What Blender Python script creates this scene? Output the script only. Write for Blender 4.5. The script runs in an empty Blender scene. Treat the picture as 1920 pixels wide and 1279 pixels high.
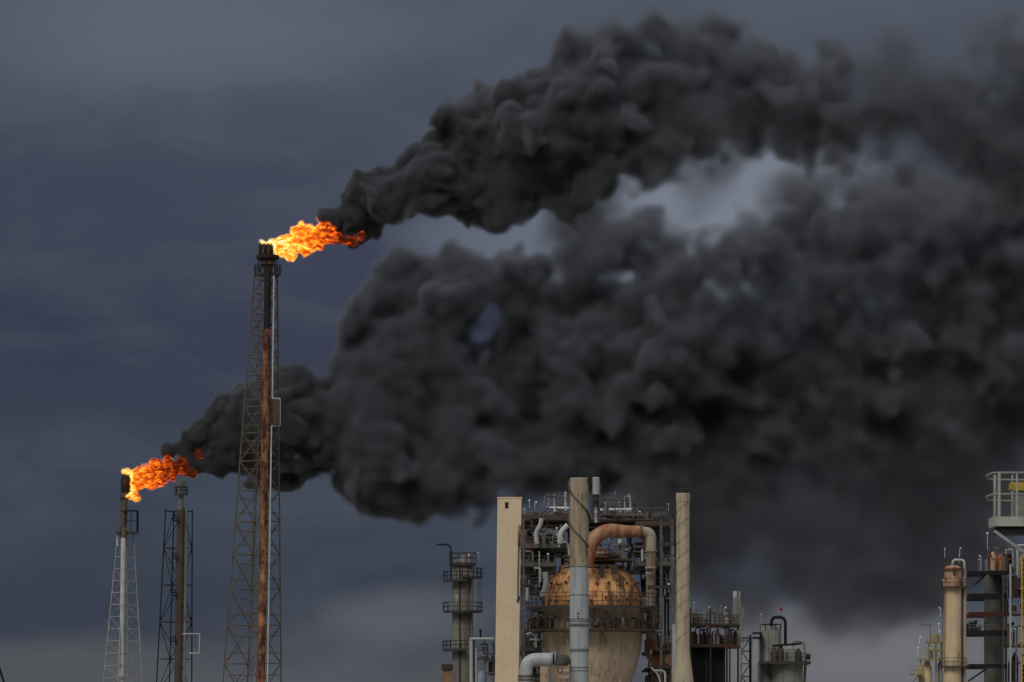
import bpy, math, random, time
import numpy as np
from mathutils import Vector, Matrix

T0 = time.time()
scene = bpy.context.scene
COL = scene.collection
R = math.radians
rnd = random.Random(11)

# ------------------------------------------------------------------ camera
# 1 px of the 1920 px wide frame is Y/9600 m at distance Y; the camera looks level, the frame is shifted upwards
CAM_Z = 2.0
cam = bpy.data.cameras.new('camera')
cam.sensor_width = 36.0
cam.lens = 180.0
cam.shift_y = 50.0 / 120.0
cam.clip_start = 1.0
cam.clip_end = 60000.0
cam_ob = bpy.data.objects.new('camera', cam)
COL.objects.link(cam_ob)
cam_ob.location = (0, 0, CAM_Z)
cam_ob.rotation_euler = (R(90), 0, 0)
scene.camera = cam_ob


def lin(r, g, b):
    f = lambda c: (c / 12.92) if c <= 0.04045 else ((c + 0.055) / 1.055) ** 2.4
    return (f(r / 255), f(g / 255), f(b / 255), 1.0)


# ------------------------------------------------------------------ sky, sun
SUN_ELEV, SUN_AZ = 42.0, 150.0        # azimuth measured from +Y (the view) clockwise negative: behind the camera, to the left
SUN_DIR = Vector((-math.sin(R(28)) * math.cos(R(SUN_ELEV)), -math.cos(R(28)) * math.cos(R(SUN_ELEV)), math.sin(R(SUN_ELEV))))
world = bpy.data.worlds.new('World')
scene.world = world
world.use_nodes = True
wt = world.node_tree
wt.nodes.clear()


class Tree:
    def __init__(self, t):
        self.t = t

    def n(self, typ, **kw):
        nd = self.t.nodes.new(typ)
        for k, v in kw.items():
            setattr(nd, k, v)
        return nd

    def set(self, sock, v):
        if hasattr(v, 'is_linked'):
            self.t.links.new(v, sock)
        elif v is not None:
            sock.default_value = v

    def math(self, op, a, b=None, c=None, clamp=False):
        nd = self.n('ShaderNodeMath', operation=op, use_clamp=clamp)
        for i, v in enumerate((a, b, c)):
            if v is not None:
                self.set(nd.inputs[i], v)
        return nd.outputs[0]

    def vmath(self, op, a, b=None):
        nd = self.n('ShaderNodeVectorMath', operation=op)
        self.set(nd.inputs[0], a)
        if b is not None:
            self.set(nd.inputs[1], b)
        return nd.outputs['Value'] if op in ('LENGTH', 'DISTANCE', 'DOT_PRODUCT') else nd.outputs[0]

    def noise(self, vec, scale, detail=4, rough=0.55, dist=0.0):
        nd = self.n('ShaderNodeTexNoise')
        self.set(nd.inputs['Vector'], vec)
        nd.inputs['Scale'].default_value = scale
        nd.inputs['Detail'].default_value = detail
        nd.inputs['Roughness'].default_value = rough
        nd.inputs['Distortion'].default_value = dist
        return nd.outputs['Fac']

    def ramp(self, fac, stops, interp='LINEAR'):
        nd = self.n('ShaderNodeValToRGB')
        nd.color_ramp.interpolation = interp
        el = nd.color_ramp.elements
        while len(el) < len(stops):
            el.new(0.5)
        for e, (p, c) in zip(el, stops):
            e.position = p
            e.color = c if len(c) == 4 else (*c, 1)
        self.set(nd.inputs[0], fac)
        return nd.outputs[0]

    def maprange(self, v, a, b, c=0.0, d=1.0, smooth=True):
        nd = self.n('ShaderNodeMapRange', interpolation_type='SMOOTHSTEP' if smooth else 'LINEAR')
        for i, x in enumerate((v, a, b, c, d)):
            self.set(nd.inputs[i], x)
        return nd.outputs[0]

    def mix(self, fac, a, b, blend='MIX'):
        nd = self.n('ShaderNodeMix', data_type='RGBA', blend_type=blend)
        self.set(nd.inputs[0], fac)
        self.set(nd.inputs[6], a)
        self.set(nd.inputs[7], b)
        return nd.outputs[2]


def build_sky():
    t = Tree(wt)
    out = t.n('ShaderNodeOutputWorld')
    sky = t.n('ShaderNodeTexSky', sky_type='NISHITA', sun_disc=False)
    sky.sun_elevation = R(SUN_ELEV)
    sky.sun_rotation = R(180 + 28)
    b_sky = t.n('ShaderNodeBackground')
    b_sky.inputs[1].default_value = 0.05
    wt.links.new(sky.outputs[0], b_sky.inputs[0])
    d = t.vmath('NORMALIZE', t.n('ShaderNodeTexCoord').outputs['Generated'])
    sx = t.n('ShaderNodeSeparateXYZ')
    wt.links.new(d, sx.inputs[0])
    x, y, z = sx.outputs
    stretch = t.vmath('MULTIPLY', d, (1.0, 1.0, 1.8))
    n1 = t.noise(stretch, 14.0, 5, 0.5)
    n2 = t.noise(t.vmath('ADD', t.vmath('MULTIPLY', stretch, (1.0, 1.0, 1.5)), (3.1, 1.7, 0.4)), 26.0, 6, 0.55, 0.6)
    zz = t.math('ADD', z, t.math('MULTIPLY', t.math('SUBTRACT', n1, 0.5), 0.03))
    # overcast layer by height above the horizon: pale break near it, slate blue belt, greyer towards the zenith
    base = t.ramp(t.math('MULTIPLY', zz, 4.0, clamp=True), [
        (0.0, lin(90, 90, 94)), (0.075, lin(70, 74, 83)), (0.12, lin(52, 60, 74)), (0.20, lin(57, 65, 80)),
        (0.34, lin(52, 57, 76)), (0.46, lin(62, 68, 85)), (0.58, lin(77, 84, 97)), (0.68, lin(84, 91, 102)), (1.0, lin(112, 120, 132))])
    bright = t.mix(t.maprange(n2, 0.38, 0.68, 0.0, 0.13), base, lin(108, 114, 124))

    def patch(col, px, py, ru, rv, amount, seed):
        # a thinner, brighter place in the cloud sheet, centred on a direction
        c = Vector(((px - 960) / 9600, 1.0, 50 / 600 + (639.5 - py) / 9600)).normalized()
        q = t.vmath('MULTIPLY', t.vmath('SUBTRACT', d, tuple(c)), (9600 / ru, 0.0, 9600 / rv))
        q = t.vmath('ADD', q, t.vmath('MULTIPLY', t.vmath('SUBTRACT', wnoise(seed), (0.5, 0.5, 0.5)), (1.1, 0, 1.1)))
        f = t.maprange(t.vmath('LENGTH', q), 0.25, 1.25, amount, 0.0)
        front = t.maprange(y, 0.2, 0.6, 0.0, 1.0)
        return lambda cur: t.mix(t.math('MULTIPLY', f, front), cur, col)

    def wnoise(seed):
        nd = t.n('ShaderNodeTexNoise')
        wt.links.new(t.vmath('ADD', stretch, (seed, 0, 0)), nd.inputs['Vector'])
        nd.inputs['Scale'].default_value = 26.0
        nd.inputs['Detail'].default_value = 5.0
        return nd.outputs['Color']

    cur = bright
    cur = patch(lin(118, 125, 138), 1330, 400, 420, 220, 1.0, 0.0)(cur)
    cur = patch(lin(98, 106, 122), 960, 440, 260, 130, 0.8, 2.0)(cur)
    cur = patch(lin(108, 109, 114), 1620, 1225, 440, 120, 1.0, 4.0)(cur)
    cur = patch(lin(92, 95, 103), 775, 1150, 190, 62, 0.7, 6.0)(cur)
    cur = patch(lin(74, 80, 96), 1900, 900, 330, 160, 0.8, 7.0)(cur)
    cur = patch(lin(56, 60, 80), 40, 1120, 260, 90, 0.7, 8.0)(cur)
    cur = patch(lin(80, 83, 88), 90, 1258, 330, 62, 0.95, 9.0)(cur)
    cur = patch(lin(94, 102, 112), 330, 40, 420, 130, 0.7, 11.0)(cur)
    # the cloud sheet is thinner overhead and behind the camera, where the daylight comes from
    up = t.maprange(z, 0.2, 0.7, 0.0, 1.0)
    cur = t.mix(up, cur, lin(222, 228, 238))
    b_cl = t.n('ShaderNodeBackground')
    wt.links.new(cur, b_cl.inputs[0])
    mx = t.n('ShaderNodeMixShader')
    mx.inputs[0].default_value = 0.985
    wt.links.new(b_sky.outputs[0], mx.inputs[1])
    wt.links.new(b_cl.outputs[0], mx.inputs[2])
    wt.links.new(mx.outputs[0], out.inputs[0])


build_sky()
sun = bpy.data.lights.new('sun', 'SUN')
sun.energy = 1.5
sun.angle = R(25)
sun.color = (1.0, 0.94, 0.86)
sun_ob = bpy.data.objects.new('sun', sun)
COL.objects.link(sun_ob)
sun_ob.rotation_euler = SUN_DIR.to_track_quat('Z', 'Y').to_euler()

vs = scene.view_settings
vs.view_transform = 'Standard'
vs.look = 'None'
vs.exposure = 0.0
vs.gamma = 1.0
scene.cycles.use_denoising = True
scene.cycles.max_bounces = 4
scene.cycles.diffuse_bounces = 2
scene.cycles.glossy_bounces = 2
scene.cycles.volume_bounces = 1
scene.cycles.transparent_max_bounces = 8
scene.cycles.volume_step_rate = 1.5
scene.cycles.volume_max_steps = 512


# ------------------------------------------------------------------ materials
def mat_weathered(name, col, col2=None, rust=None, rust_amount=0.0, streak=0.0, rough=0.7, metal=0.0, scale=1.0, rust_scale=1.0, streak_col=(0.03, 0.022, 0.015), streak_scale=1.0):
    m = bpy.data.materials.new(name)
    m.use_nodes = True
    t = Tree(m.node_tree)
    b = m.node_tree.nodes['Principled BSDF']
    p = t.n('ShaderNodeNewGeometry').outputs['Position']
    col = (*col[:3], 1)
    c = t.mix(t.maprange(t.noise(p, 0.55 * scale, 6, 0.6), 0.3, 0.7), col, (*(col2 or [v * 0.72 for v in col[:3]])[:3], 1))
    c = t.mix(t.maprange(t.noise(p, 4.0 * scale, 4, 0.6), 0.45, 0.8, 0.0, 0.35), c, (*[v * 0.55 for v in col[:3]], 1))
    if rust:
        rp = t.vmath('MULTIPLY', p, (1.0, 1.0, 0.35))
        f = t.maprange(t.noise(rp, 0.9 * rust_scale, 8, 0.68), 0.62 - 0.35 * rust_amount, 0.78 - 0.30 * rust_amount)
        rc = t.mix(t.noise(p, 3.3 * rust_scale, 4, 0.6), (*rust[:3], 1), (*[v * 0.35 for v in rust[:3]], 1))
        c = t.mix(f, c, rc)
    if streak:
        sp = t.vmath('MULTIPLY', p, (1.0, 1.0, 0.07))
        c = t.mix(t.maprange(t.noise(sp, 2.6 * streak_scale, 5, 0.65), 0.5 - 0.06 * streak, 0.72 - 0.1 * streak, 0.0, streak), c, (*streak_col, 1))
    t.set(b.inputs['Base Color'], c)
    b.inputs['Roughness'].default_value = rough
    b.inputs['Metallic'].default_value = metal
    b.inputs['Specular IOR Level'].default_value = min(0.4, 0.06 + 1.2 * sum(col[:3]) / 3)
    bp = t.n('ShaderNodeBump')
    bp.inputs['Strength'].default_value = 0.25
    bp.inputs['Distance'].default_value = 0.03
    t.set(bp.inputs['Height'], t.noise(p, 3.0, 5, 0.6))
    t.set(b.inputs['Normal'], bp.outputs[0])
    return m


RUST = (0.17, 0.055, 0.02)
ORANGE = (0.40, 0.13, 0.03)
M = dict(
    steel_dark=mat_weathered('dark_steel', (0.05, 0.048, 0.045), rust=RUST, rust_amount=0.25),
    steel_grey=mat_weathered('grey_steel', (0.11, 0.112, 0.10), rust=RUST, rust_amount=0.3, streak=0.4),
    dark_riser=mat_weathered('dark_brown_riser_steel', (0.07, 0.052, 0.036), (0.05, 0.036, 0.027), rust=(0.10, 0.04, 0.022), rust_amount=0.3),
    steel_brown=mat_weathered('brown_steel', (0.075, 0.058, 0.045), rust=(0.12, 0.05, 0.026), rust_amount=0.4),
    lattice=mat_weathered('lattice_steel', (0.105, 0.088, 0.066), rust=(0.13, 0.06, 0.032), rust_amount=0.3),
    lattice_pale=mat_weathered('pale_galvanised_steel', (0.26, 0.26, 0.24), rust=RUST, rust_amount=0.15),
    lattice_black=mat_weathered('blackened_steel', (0.015, 0.015, 0.017)),
    rust_pipe=mat_weathered('rusted_riser_steel', (0.20, 0.07, 0.03), (0.33, 0.17, 0.085), rust=(0.075, 0.02, 0.01), rust_amount=0.62, rust_scale=1.1, streak=0.4),
    soot=mat_weathered('sooty_steel', (0.022, 0.02, 0.018), rust=RUST, rust_amount=0.15),
    burnt_beam=mat_weathered('dark_red_primer', (0.06, 0.022, 0.016), rust_amount=0.2, rust=RUST),
    burnt=mat_weathered('burnt_steel', (0.14, 0.085, 0.055), rust=(0.03, 0.02, 0.016), rust_amount=0.5, rust_scale=2.0),
    white_pipe=mat_weathered('white_painted_pipe', (0.44, 0.43, 0.39), streak=0.35, rust=RUST, rust_amount=0.1),
    white=mat_weathered('white_paint', (0.72, 0.72, 0.70), rough=0.5),
    beige_wall=mat_weathered('beige_rendered_wall', (0.56, 0.445, 0.295), (0.52, 0.405, 0.26), streak=0.22, scale=0.4, rough=0.85, streak_col=(0.3, 0.2, 0.11)),
    chimney_rust=mat_weathered('stained_chimney_steel', (0.30, 0.265, 0.19), (0.24, 0.19, 0.125), rust=(0.15, 0.075, 0.035), rust_amount=0.3, streak=0.5),
    chimney_grey=mat_weathered('grey_chimney_paint', (0.31, 0.325, 0.325), (0.26, 0.275, 0.28), streak=0.35, rust=RUST, rust_amount=0.08),
    stack=mat_weathered('cream_stack_paint', (0.36, 0.30, 0.205), (0.31, 0.255, 0.17), streak=0.4),
    vessel=mat_weathered('tan_vessel_cladding', (0.54, 0.415, 0.285), (0.44, 0.33, 0.235), streak_scale=0.5, streak=0.4, rust=(0.33, 0.13, 0.04), rust_amount=0.2, streak_col=(0.12, 0.07, 0.035)),
    dome=mat_weathered('rust_stained_dome', (0.58, 0.32, 0.125), (0.54, 0.23, 0.07), streak=0.95, rust=(0.42, 0.15, 0.04), rust_amount=0.34, streak_col=(0.085, 0.032, 0.014), streak_scale=0.55),
    duct=mat_weathered('rusty_duct_cladding', (0.31, 0.19, 0.10), (0.25, 0.15, 0.08), rust=(0.34, 0.10, 0.028), rust_amount=0.6, rust_scale=0.8),
    duct_pale=mat_weathered('pale_duct_cladding', (0.33, 0.27, 0.20), rust=(0.3, 0.12, 0.04), rust_amount=0.25, streak=0.4),
    pipe_grey=mat_weathered('grey_pipe_paint', (0.34, 0.345, 0.335), (0.28, 0.285, 0.28), streak=0.3, rough=0.5),
    column=mat_weathered('weathered_column_cladding', (0.165, 0.155, 0.125), (0.125, 0.115, 0.092), streak=0.5, rust=RUST, rust_amount=0.22),
    column_cream=mat_weathered('cream_column_cladding', (0.52, 0.40, 0.245), (0.43, 0.32, 0.19), streak=0.4, rust=(0.26, 0.09, 0.03), rust_amount=0.15),
    column_rust=mat_weathered('rusted_column_head', (0.50, 0.31, 0.185), rust=(0.24, 0.075, 0.03), rust_amount=0.35, streak=0.5, rust_scale=1.3),
    column_dark=mat_weathered('dull_dark_cladding', (0.075, 0.073, 0.062), streak=0.4, rust=RUST, rust_amount=0.15),
    tank_black=mat_weathered('black_tank_steel', (0.018, 0.017, 0.016), streak=0.3, rust=(0.05, 0.03, 0.02), rust_amount=0.15),
    vessel_grey=mat_weathered('grey_green_vessel', (0.20, 0.20, 0.175), (0.155, 0.155, 0.135), streak=0.5),
    deck_pale=mat_weathered('pale_platform_paint', (0.30, 0.30, 0.255), (0.25, 0.25, 0.21), streak=0.35, rust=RUST, rust_amount=0.1),
    yellow=mat_weathered('yellow_safety_paint', (0.42, 0.27, 0.03), rust=RUST, rust_amount=0.12),
    yellow_dull=mat_weathered('dull_yellow_paint', (0.30, 0.24, 0.09), rust=RUST, rust_amount=0.25),
    blue_tank=mat_weathered('blue_grey_tank', (0.20, 0.24, 0.28)),
    brown_box=mat_weathered('brown_panel', (0.22, 0.15, 0.07), rust=RUST, rust_amount=0.3),
    dark_hole=mat_weathered('dark_opening', (0.02, 0.017, 0.014)),
    ground=mat_weathered('pale_gravel_yard', (0.30, 0.285, 0.25), (0.24, 0.23, 0.20), scale=0.05, rough=0.95),
)


def mat_lamp(name, col, strength):
    m = bpy.data.materials.new(name)
    m.use_nodes = True
    b = m.node_tree.nodes['Principled BSDF']
    b.inputs['Base Color'].default_value = (*col, 1)
    b.inputs['Emission Color'].default_value = (*col, 1)
    b.inputs['Emission Strength'].default_value = strength
    return m


M['red_lamp'] = mat_lamp('red_lamp', (0.16, 0.012, 0.028), 0.06)


# ------------------------------------------------------------------ things and mesh builder
def thing(name, label, cat, loc, group=None):
    o = bpy.data.objects.new(name, None)
    COL.objects.link(o)
    o.location = loc
    o.empty_display_size = 1
    tag(o, label, cat, group, 'thing')
    return o


def tag(o, label=None, cat=None, group=None, kind=None):
    for k, v in (('label', label), ('category', cat), ('group', group), ('kind', kind)):
        if v:
            o[k] = v
    return o


def world_loc(o):
    v = Vector((0, 0, 0))
    while o is not None:
        v += o.location
        o = o.parent
    return v


class B:
    """collects shapes given in world metres; out() links them as ONE mesh object"""

    def __init__(self):
        self.v, self.f = [], []

    def add(self, vs, fs):
        n = len(self.v)
        self.v += [tuple(v) for v in vs]
        self.f += [tuple(i + n for i in f) for f in fs]
        return self

    def box(self, x0, x1, y0, y1, z0, z1):
        vs = [(x, y, z) for z in (z0, z1) for y in (y0, y1) for x in (x0, x1)]
        return self.add(vs, [(0, 2, 3, 1), (4, 5, 7, 6), (0, 1, 5, 4), (2, 6, 7, 3), (0, 4, 6, 2), (1, 3, 7, 5)])

    def beam(self, a, b, w, h=None):
        a, b = Vector(a), Vector(b)
        h = h or w
        d = (b - a).normalized()
        up = Vector((0, 0, 1)) if abs(d.z) < 0.95 else Vector((0, 1, 0))
        s = d.cross(up).normalized()
        u = s.cross(d)
        vs = []
        for p in (a, b):
            for i, j in ((-1, -1), (1, -1), (1, 1), (-1, 1)):
                vs.append(p + s * (i * w / 2) + u * (j * h / 2))
        return self.add(vs, [(3, 2, 1, 0), (4, 5, 6, 7), (0, 1, 5, 4), (1, 2, 6, 5), (2, 3, 7, 6), (3, 0, 4, 7)])

    def pipe(self, pts, r, n=10, bend=None, r2=None):
        pts = [Vector(p) for p in pts]
        if bend and len(pts) > 2:
            q = [pts[0]]
            for i in range(1, len(pts) - 1):
                p, a, c = pts[i], pts[i - 1], pts[i + 1]
                k = min(bend, (a - p).length * 0.49, (c - p).length * 0.49)
                s, e = p + (a - p).normalized() * k, p + (c - p).normalized() * k
                for j in range(7):
                    t = j / 6
                    q.append(s * (1 - t) ** 2 + p * (2 * t * (1 - t)) + e * t * t)
            q.append(pts[-1])
            pts = q
        rings = []
        d0 = (pts[1] - pts[0]).normalized()
        ref = Vector((0, 0, 1)) if abs(d0.z) < 0.9 else Vector((0, 1, 0))
        s = d0.cross(ref).normalized()
        vs, fs = [], []
        for i, p in enumerate(pts):
            a = pts[max(i - 1, 0)]
            c = pts[min(i + 1, len(pts) - 1)]
            d = (c - a).normalized()
            s = (s - d * s.dot(d)).normalized()
            u = d.cross(s)
            rr = r if r2 is None else r + (r2 - r) * i / (len(pts) - 1)
            for k in range(n):
                an = 2 * math.pi * k / n
                vs.append(p + (s * math.cos(an) + u * math.sin(an)) * rr)
        m = len(pts)
        for i in range(m - 1):
            for k in range(n):
                k2 = (k + 1) % n
                fs.append((i * n + k, i * n + k2, (i + 1) * n + k2, (i + 1) * n + k))
        fs.append(tuple(range(n - 1, -1, -1)))
        fs.append(tuple((m - 1) * n + k for k in range(n)))
        return self.add(vs, fs)

    def lathe(self, cx, cy, prof, n=40, cap=True):
        """prof: (radius, z) from bottom to top"""
        vs, fs = [], []
        for r, z in prof:
            for k in range(n):
                a = 2 * math.pi * k / n
                vs.append((cx + r * math.cos(a), cy + r * math.sin(a), z))
        for i in range(len(prof) - 1):
            for k in range(n):
                k2 = (k + 1) % n
                fs.append((i * n + k, i * n + k2, (i + 1) * n + k2, (i + 1) * n + k))
        if cap:
            fs.append(tuple(range(n - 1, -1, -1)))
            fs.append(tuple((len(prof) - 1) * n + k for k in range(n)))
        return self.add(vs, fs)

    def tubering(self, cx, cy, z, r, t, a0=0.0, a1=360.0, n=40):
        full = abs(a1 - a0) >= 359.9
        pts = [(cx + r * math.cos(R(a0 + (a1 - a0) * i / n)), cy + r * math.sin(R(a0 + (a1 - a0) * i / n)), z) for i in range(n + 1)]
        return self.pipe(pts, t, 5)

    def deck(self, cx, cy, z, r0, r1, th, a0=0.0, a1=360.0, n=40):
        vs, fs = [], []
        for i in range(n + 1):
            a = R(a0 + (a1 - a0) * i / n)
            c, s = math.cos(a), math.sin(a)
            vs += [(cx + r0 * c, cy + r0 * s, z), (cx + r1 * c, cy + r1 * s, z), (cx + r1 * c, cy + r1 * s, z + th), (cx + r0 * c, cy + r0 * s, z + th)]
        for i in range(n):
            for k in range(4):
                k2 = (k + 1) % 4
                fs.append((i * 4 + k, i * 4 + k2, i * 4 + 4 + k2, i * 4 + 4 + k))
        if abs(a1 - a0) < 359.9:
            fs += [(0, 3, 2, 1), tuple(n * 4 + k for k in range(4))]
        return self.add(vs, fs)

    def ringrail(self, cx, cy, z, r, h, t, a0=0.0, a1=360.0, posts=16, n=40, rails=2):
        for k in range(1, rails + 1):
            self.tubering(cx, cy, z + h * k / rails, r, t, a0, a1, n)
        for i in range(posts + 1):
            a = R(a0 + (a1 - a0) * i / posts)
            p = (cx + r * math.cos(a), cy + r * math.sin(a))
            self.pipe([(*p, z), (*p, z + h)], t, 5)
        return self

    def rail(self, a, b, h, t, posts, rails=2):
        a, b = Vector(a), Vector(b)
        for k in range(1, rails + 1):
            o = Vector((0, 0, h * k / rails))
            self.pipe([a + o, b + o], t, 5)
        for i in range(posts + 1):
            p = a.lerp(b, i / posts)
            self.pipe([p, p + Vector((0, 0, h))], t, 5)
        return self

    def out(self, name, mat, parent=None, smooth=True, label=None):
        off = world_loc(parent)
        me = bpy.data.meshes.new(name)
        me.from_pydata([(x - off.x, y - off.y, z - off.z) for x, y, z in self.v], [], self.f)
        me.materials.append(M[mat] if isinstance(mat, str) else mat)
        if smooth:
            me.polygons.foreach_set('use_smooth', [True] * len(me.polygons))
            me.set_sharp_from_angle(angle=R(35))
        o = bpy.data.objects.new(name, me)
        COL.objects.link(o)
        if parent is not None:
            o.parent = parent
        if label:
            o['label'] = label
        return o


class At:
    """pixel of the 1920 x 1279 frame -> metres at distance Y"""

    def __init__(self, Y):
        self.Y, self.s = Y, Y / 9600.0

    def x(self, px):
        return (px - 960) * self.s

    def z(self, py):
        return CAM_Z + 50 * self.Y / 600 + (639.5 - py) * self.s

    def p(self, px, py, dy=0.0):
        return Vector((self.x(px), self.Y + dy, self.z(py)))


# ------------------------------------------------------------------ fields: smoke and flames
def upsample(lat, coords, axis):
    """cubic interpolation of a lattice along one axis at the given lattice coordinates"""
    m = lat.shape[axis]
    i = np.floor(coords).astype(int)
    f = coords - i
    w = np.zeros((len(coords), m), np.float32)
    rows = np.arange(len(coords))
    ws = ((1 - f) ** 3 / 6, (3 * f ** 3 - 6 * f ** 2 + 4) / 6, (-3 * f ** 3 + 3 * f ** 2 + 3 * f + 1) / 6, f ** 3 / 6)
    for k in range(4):
        np.add.at(w, (rows, np.clip(i + k, 0, m - 1)), ws[k])
    return np.moveaxis(np.tensordot(w, lat, axes=(1, axis)), 0, axis)


def smooth_noise(axes, period, seed):
    """smooth random field, about -1..1, on the grid given by three coordinate axes; one fixed lattice per seed"""
    rng = np.random.default_rng(seed * 1000 + int(period * 10))
    lo, hi = (180.0, -320.0, -120.0), (2360.0, 320.0, 1330.0)
    lat = rng.standard_normal([int((b - a) / period) + 6 for a, b in zip(lo, hi)]).astype(np.float32)
    for k in range(3):
        lat = upsample(lat, (axes[k] - lo[k]) / period + 0.37 * (k + 1), k)
    return (lat / 0.36 * 0.6).clip(-1.6, 1.6)


def sst(x):
    x = np.clip(x, 0, 1)
    return x * x * (3 - 2 * x)


def blob_field(axes, puffs, k=0.25):
    """signed distance, negative inside, to a union of spheres (u, w, v, r)"""
    f = np.full([len(a) for a in axes], 400.0, np.float32)
    st = [a[1] - a[0] for a in axes]
    for (u, w, v, r) in puffs:
        reach = r + 130.0
        sl = []
        for a, c, s in zip(axes, (u, w, v), st):
            i0 = max(0, int((c - reach - a[0]) / s))
            i1 = min(len(a), int((c + reach - a[0]) / s) + 2)
            sl.append(slice(i0, max(i1, i0)))
        if any(x.stop <= x.start for x in sl):
            continue
        du = (axes[0][sl[0]] - u)[:, None, None]
        dw = (axes[1][sl[1]] - w)[None, :, None]
        dv = (axes[2][sl[2]] - v)[None, None, :]
        d = np.sqrt(du * du + dw * dw + dv * dv) - r
        sub = f[tuple(sl)]
        h = np.clip(1 - np.abs(sub - d) / max(r * k, 1e-3), 0, 1)
        f[tuple(sl)] = np.minimum(sub, d) - h * h * r * k * 0.25
    return f


def surface_nets(f):
    """iso-surface (f > 0 inside) of a grid: vertices in grid units, quads"""
    ins = f > 0
    shp = tuple(s - 1 for s in f.shape)
    acc = np.zeros(shp + (3,), np.float32)
    cnt = np.zeros(shp, np.float32)
    cor = lambda arr, o: arr[o[0]:o[0] + shp[0], o[1]:o[1] + shp[1], o[2]:o[2] + shp[2]]
    offs = [(i, j, k) for i in (0, 1) for j in (0, 1) for k in (0, 1)]
    for o in offs:
        for ax in range(3):
            if o[ax]:
                continue
            q = list(o)
            q[ax] = 1
            a, b = cor(f, o), cor(f, q)
            m = cor(ins, o) != cor(ins, q)
            t = np.where(m, a / np.where(a - b == 0, 1, a - b), 0)
            for d in range(3):
                acc[..., d] += np.where(m, o[d] + (t if d == ax else 0), 0)
            cnt += m
    act = cnt > 0
    idx = np.full(shp, -1, np.int64)
    idx[act] = np.arange(int(act.sum()))
    base = np.argwhere(act)
    verts = base + acc[act] / cnt[act][:, None]
    quads = []
    for ax in range(3):
        o1, o2 = [d for d in range(3) if d != ax]
        n = [s - 1 for s in f.shape]
        sl = [slice(1, None)] * 3
        a_sl, b_sl = [slice(1, s - 1) for s in f.shape], [slice(1, s - 1) for s in f.shape]
        a_sl[ax], b_sl[ax] = slice(0, f.shape[ax] - 1), slice(1, f.shape[ax])
        A, Bq = ins[tuple(a_sl)], ins[tuple(b_sl)]
        pos = np.argwhere(A != Bq)
        flip = A[A != Bq]
        p = pos.copy()
        p[:, o1] += 1
        p[:, o2] += 1
        c = []
        for (e1, e2) in ((1, 1), (0, 1), (0, 0), (1, 0)):
            q = p.copy()
            q[:, o1] -= e1
            q[:, o2] -= e2
            c.append(idx[q[:, 0], q[:, 1], q[:, 2]])
        q4 = np.stack(c, 1)
        if ax == 1:
            flip = ~flip
        q4[~flip] = q4[~flip][:, ::-1]
        quads.append(q4)
    quads = np.concatenate(quads)
    quads = quads[(quads >= 0).all(1)]
    return verts, quads


def largest_piece(v, q):
    lab = np.arange(len(v))
    a, b = q.ravel(), np.roll(q, -1, 1).ravel()
    while True:
        la, lb = lab[a], lab[b]
        lo, hi = np.minimum(la, lb), np.maximum(la, lb)
        if (la == lb).all():
            break
        np.minimum.at(lab, hi, lo)
        lab = lab[lab]
        lab = lab[lab]
    keep = lab == np.bincount(lab, minlength=len(v)).argmax()
    idx = np.cumsum(keep) - 1
    return v[keep], idx[q[keep[q].all(1)]]


def grid_mesh(name, axes, f, at, mat, parent=None, step=1, whole=True):
    f = f[::step, ::step, ::step]
    ax = [a[::step] for a in axes]
    v, q = surface_nets(np.pad(f, 1, constant_values=-1.0))
    if whole:
        v, q = largest_piece(v, q)
    v = v - 1
    co = np.empty((len(v), 3), np.float32)
    st = [a[1] - a[0] for a in ax]
    u, w, vv = (ax[k][0] + v[:, k] * st[k] for k in range(3))
    co[:, 0] = (u - 960) * at.s
    co[:, 1] = w * at.s
    co[:, 2] = at.z(0) - vv * at.s
    me = bpy.data.meshes.new(name)
    me.vertices.add(len(co))
    me.vertices.foreach_set('co', co.ravel())
    n = len(q)
    me.loops.add(n * 4)
    me.loops.foreach_set('vertex_index', q.astype(np.int32).ravel())
    me.polygons.add(n)
    me.polygons.foreach_set('loop_start', np.arange(0, n * 4, 4, dtype=np.int32))
    me.update(calc_edges=True)
    me.validate()
    me.polygons.foreach_set('use_smooth', [True] * len(me.polygons))
    me.materials.append(mat)
    o = bpy.data.objects.new(name, me)
    COL.objects.link(o)
    if parent is None:
        o.location = (0, at.Y, 0)
    else:
        o.parent = parent
    return o


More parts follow.
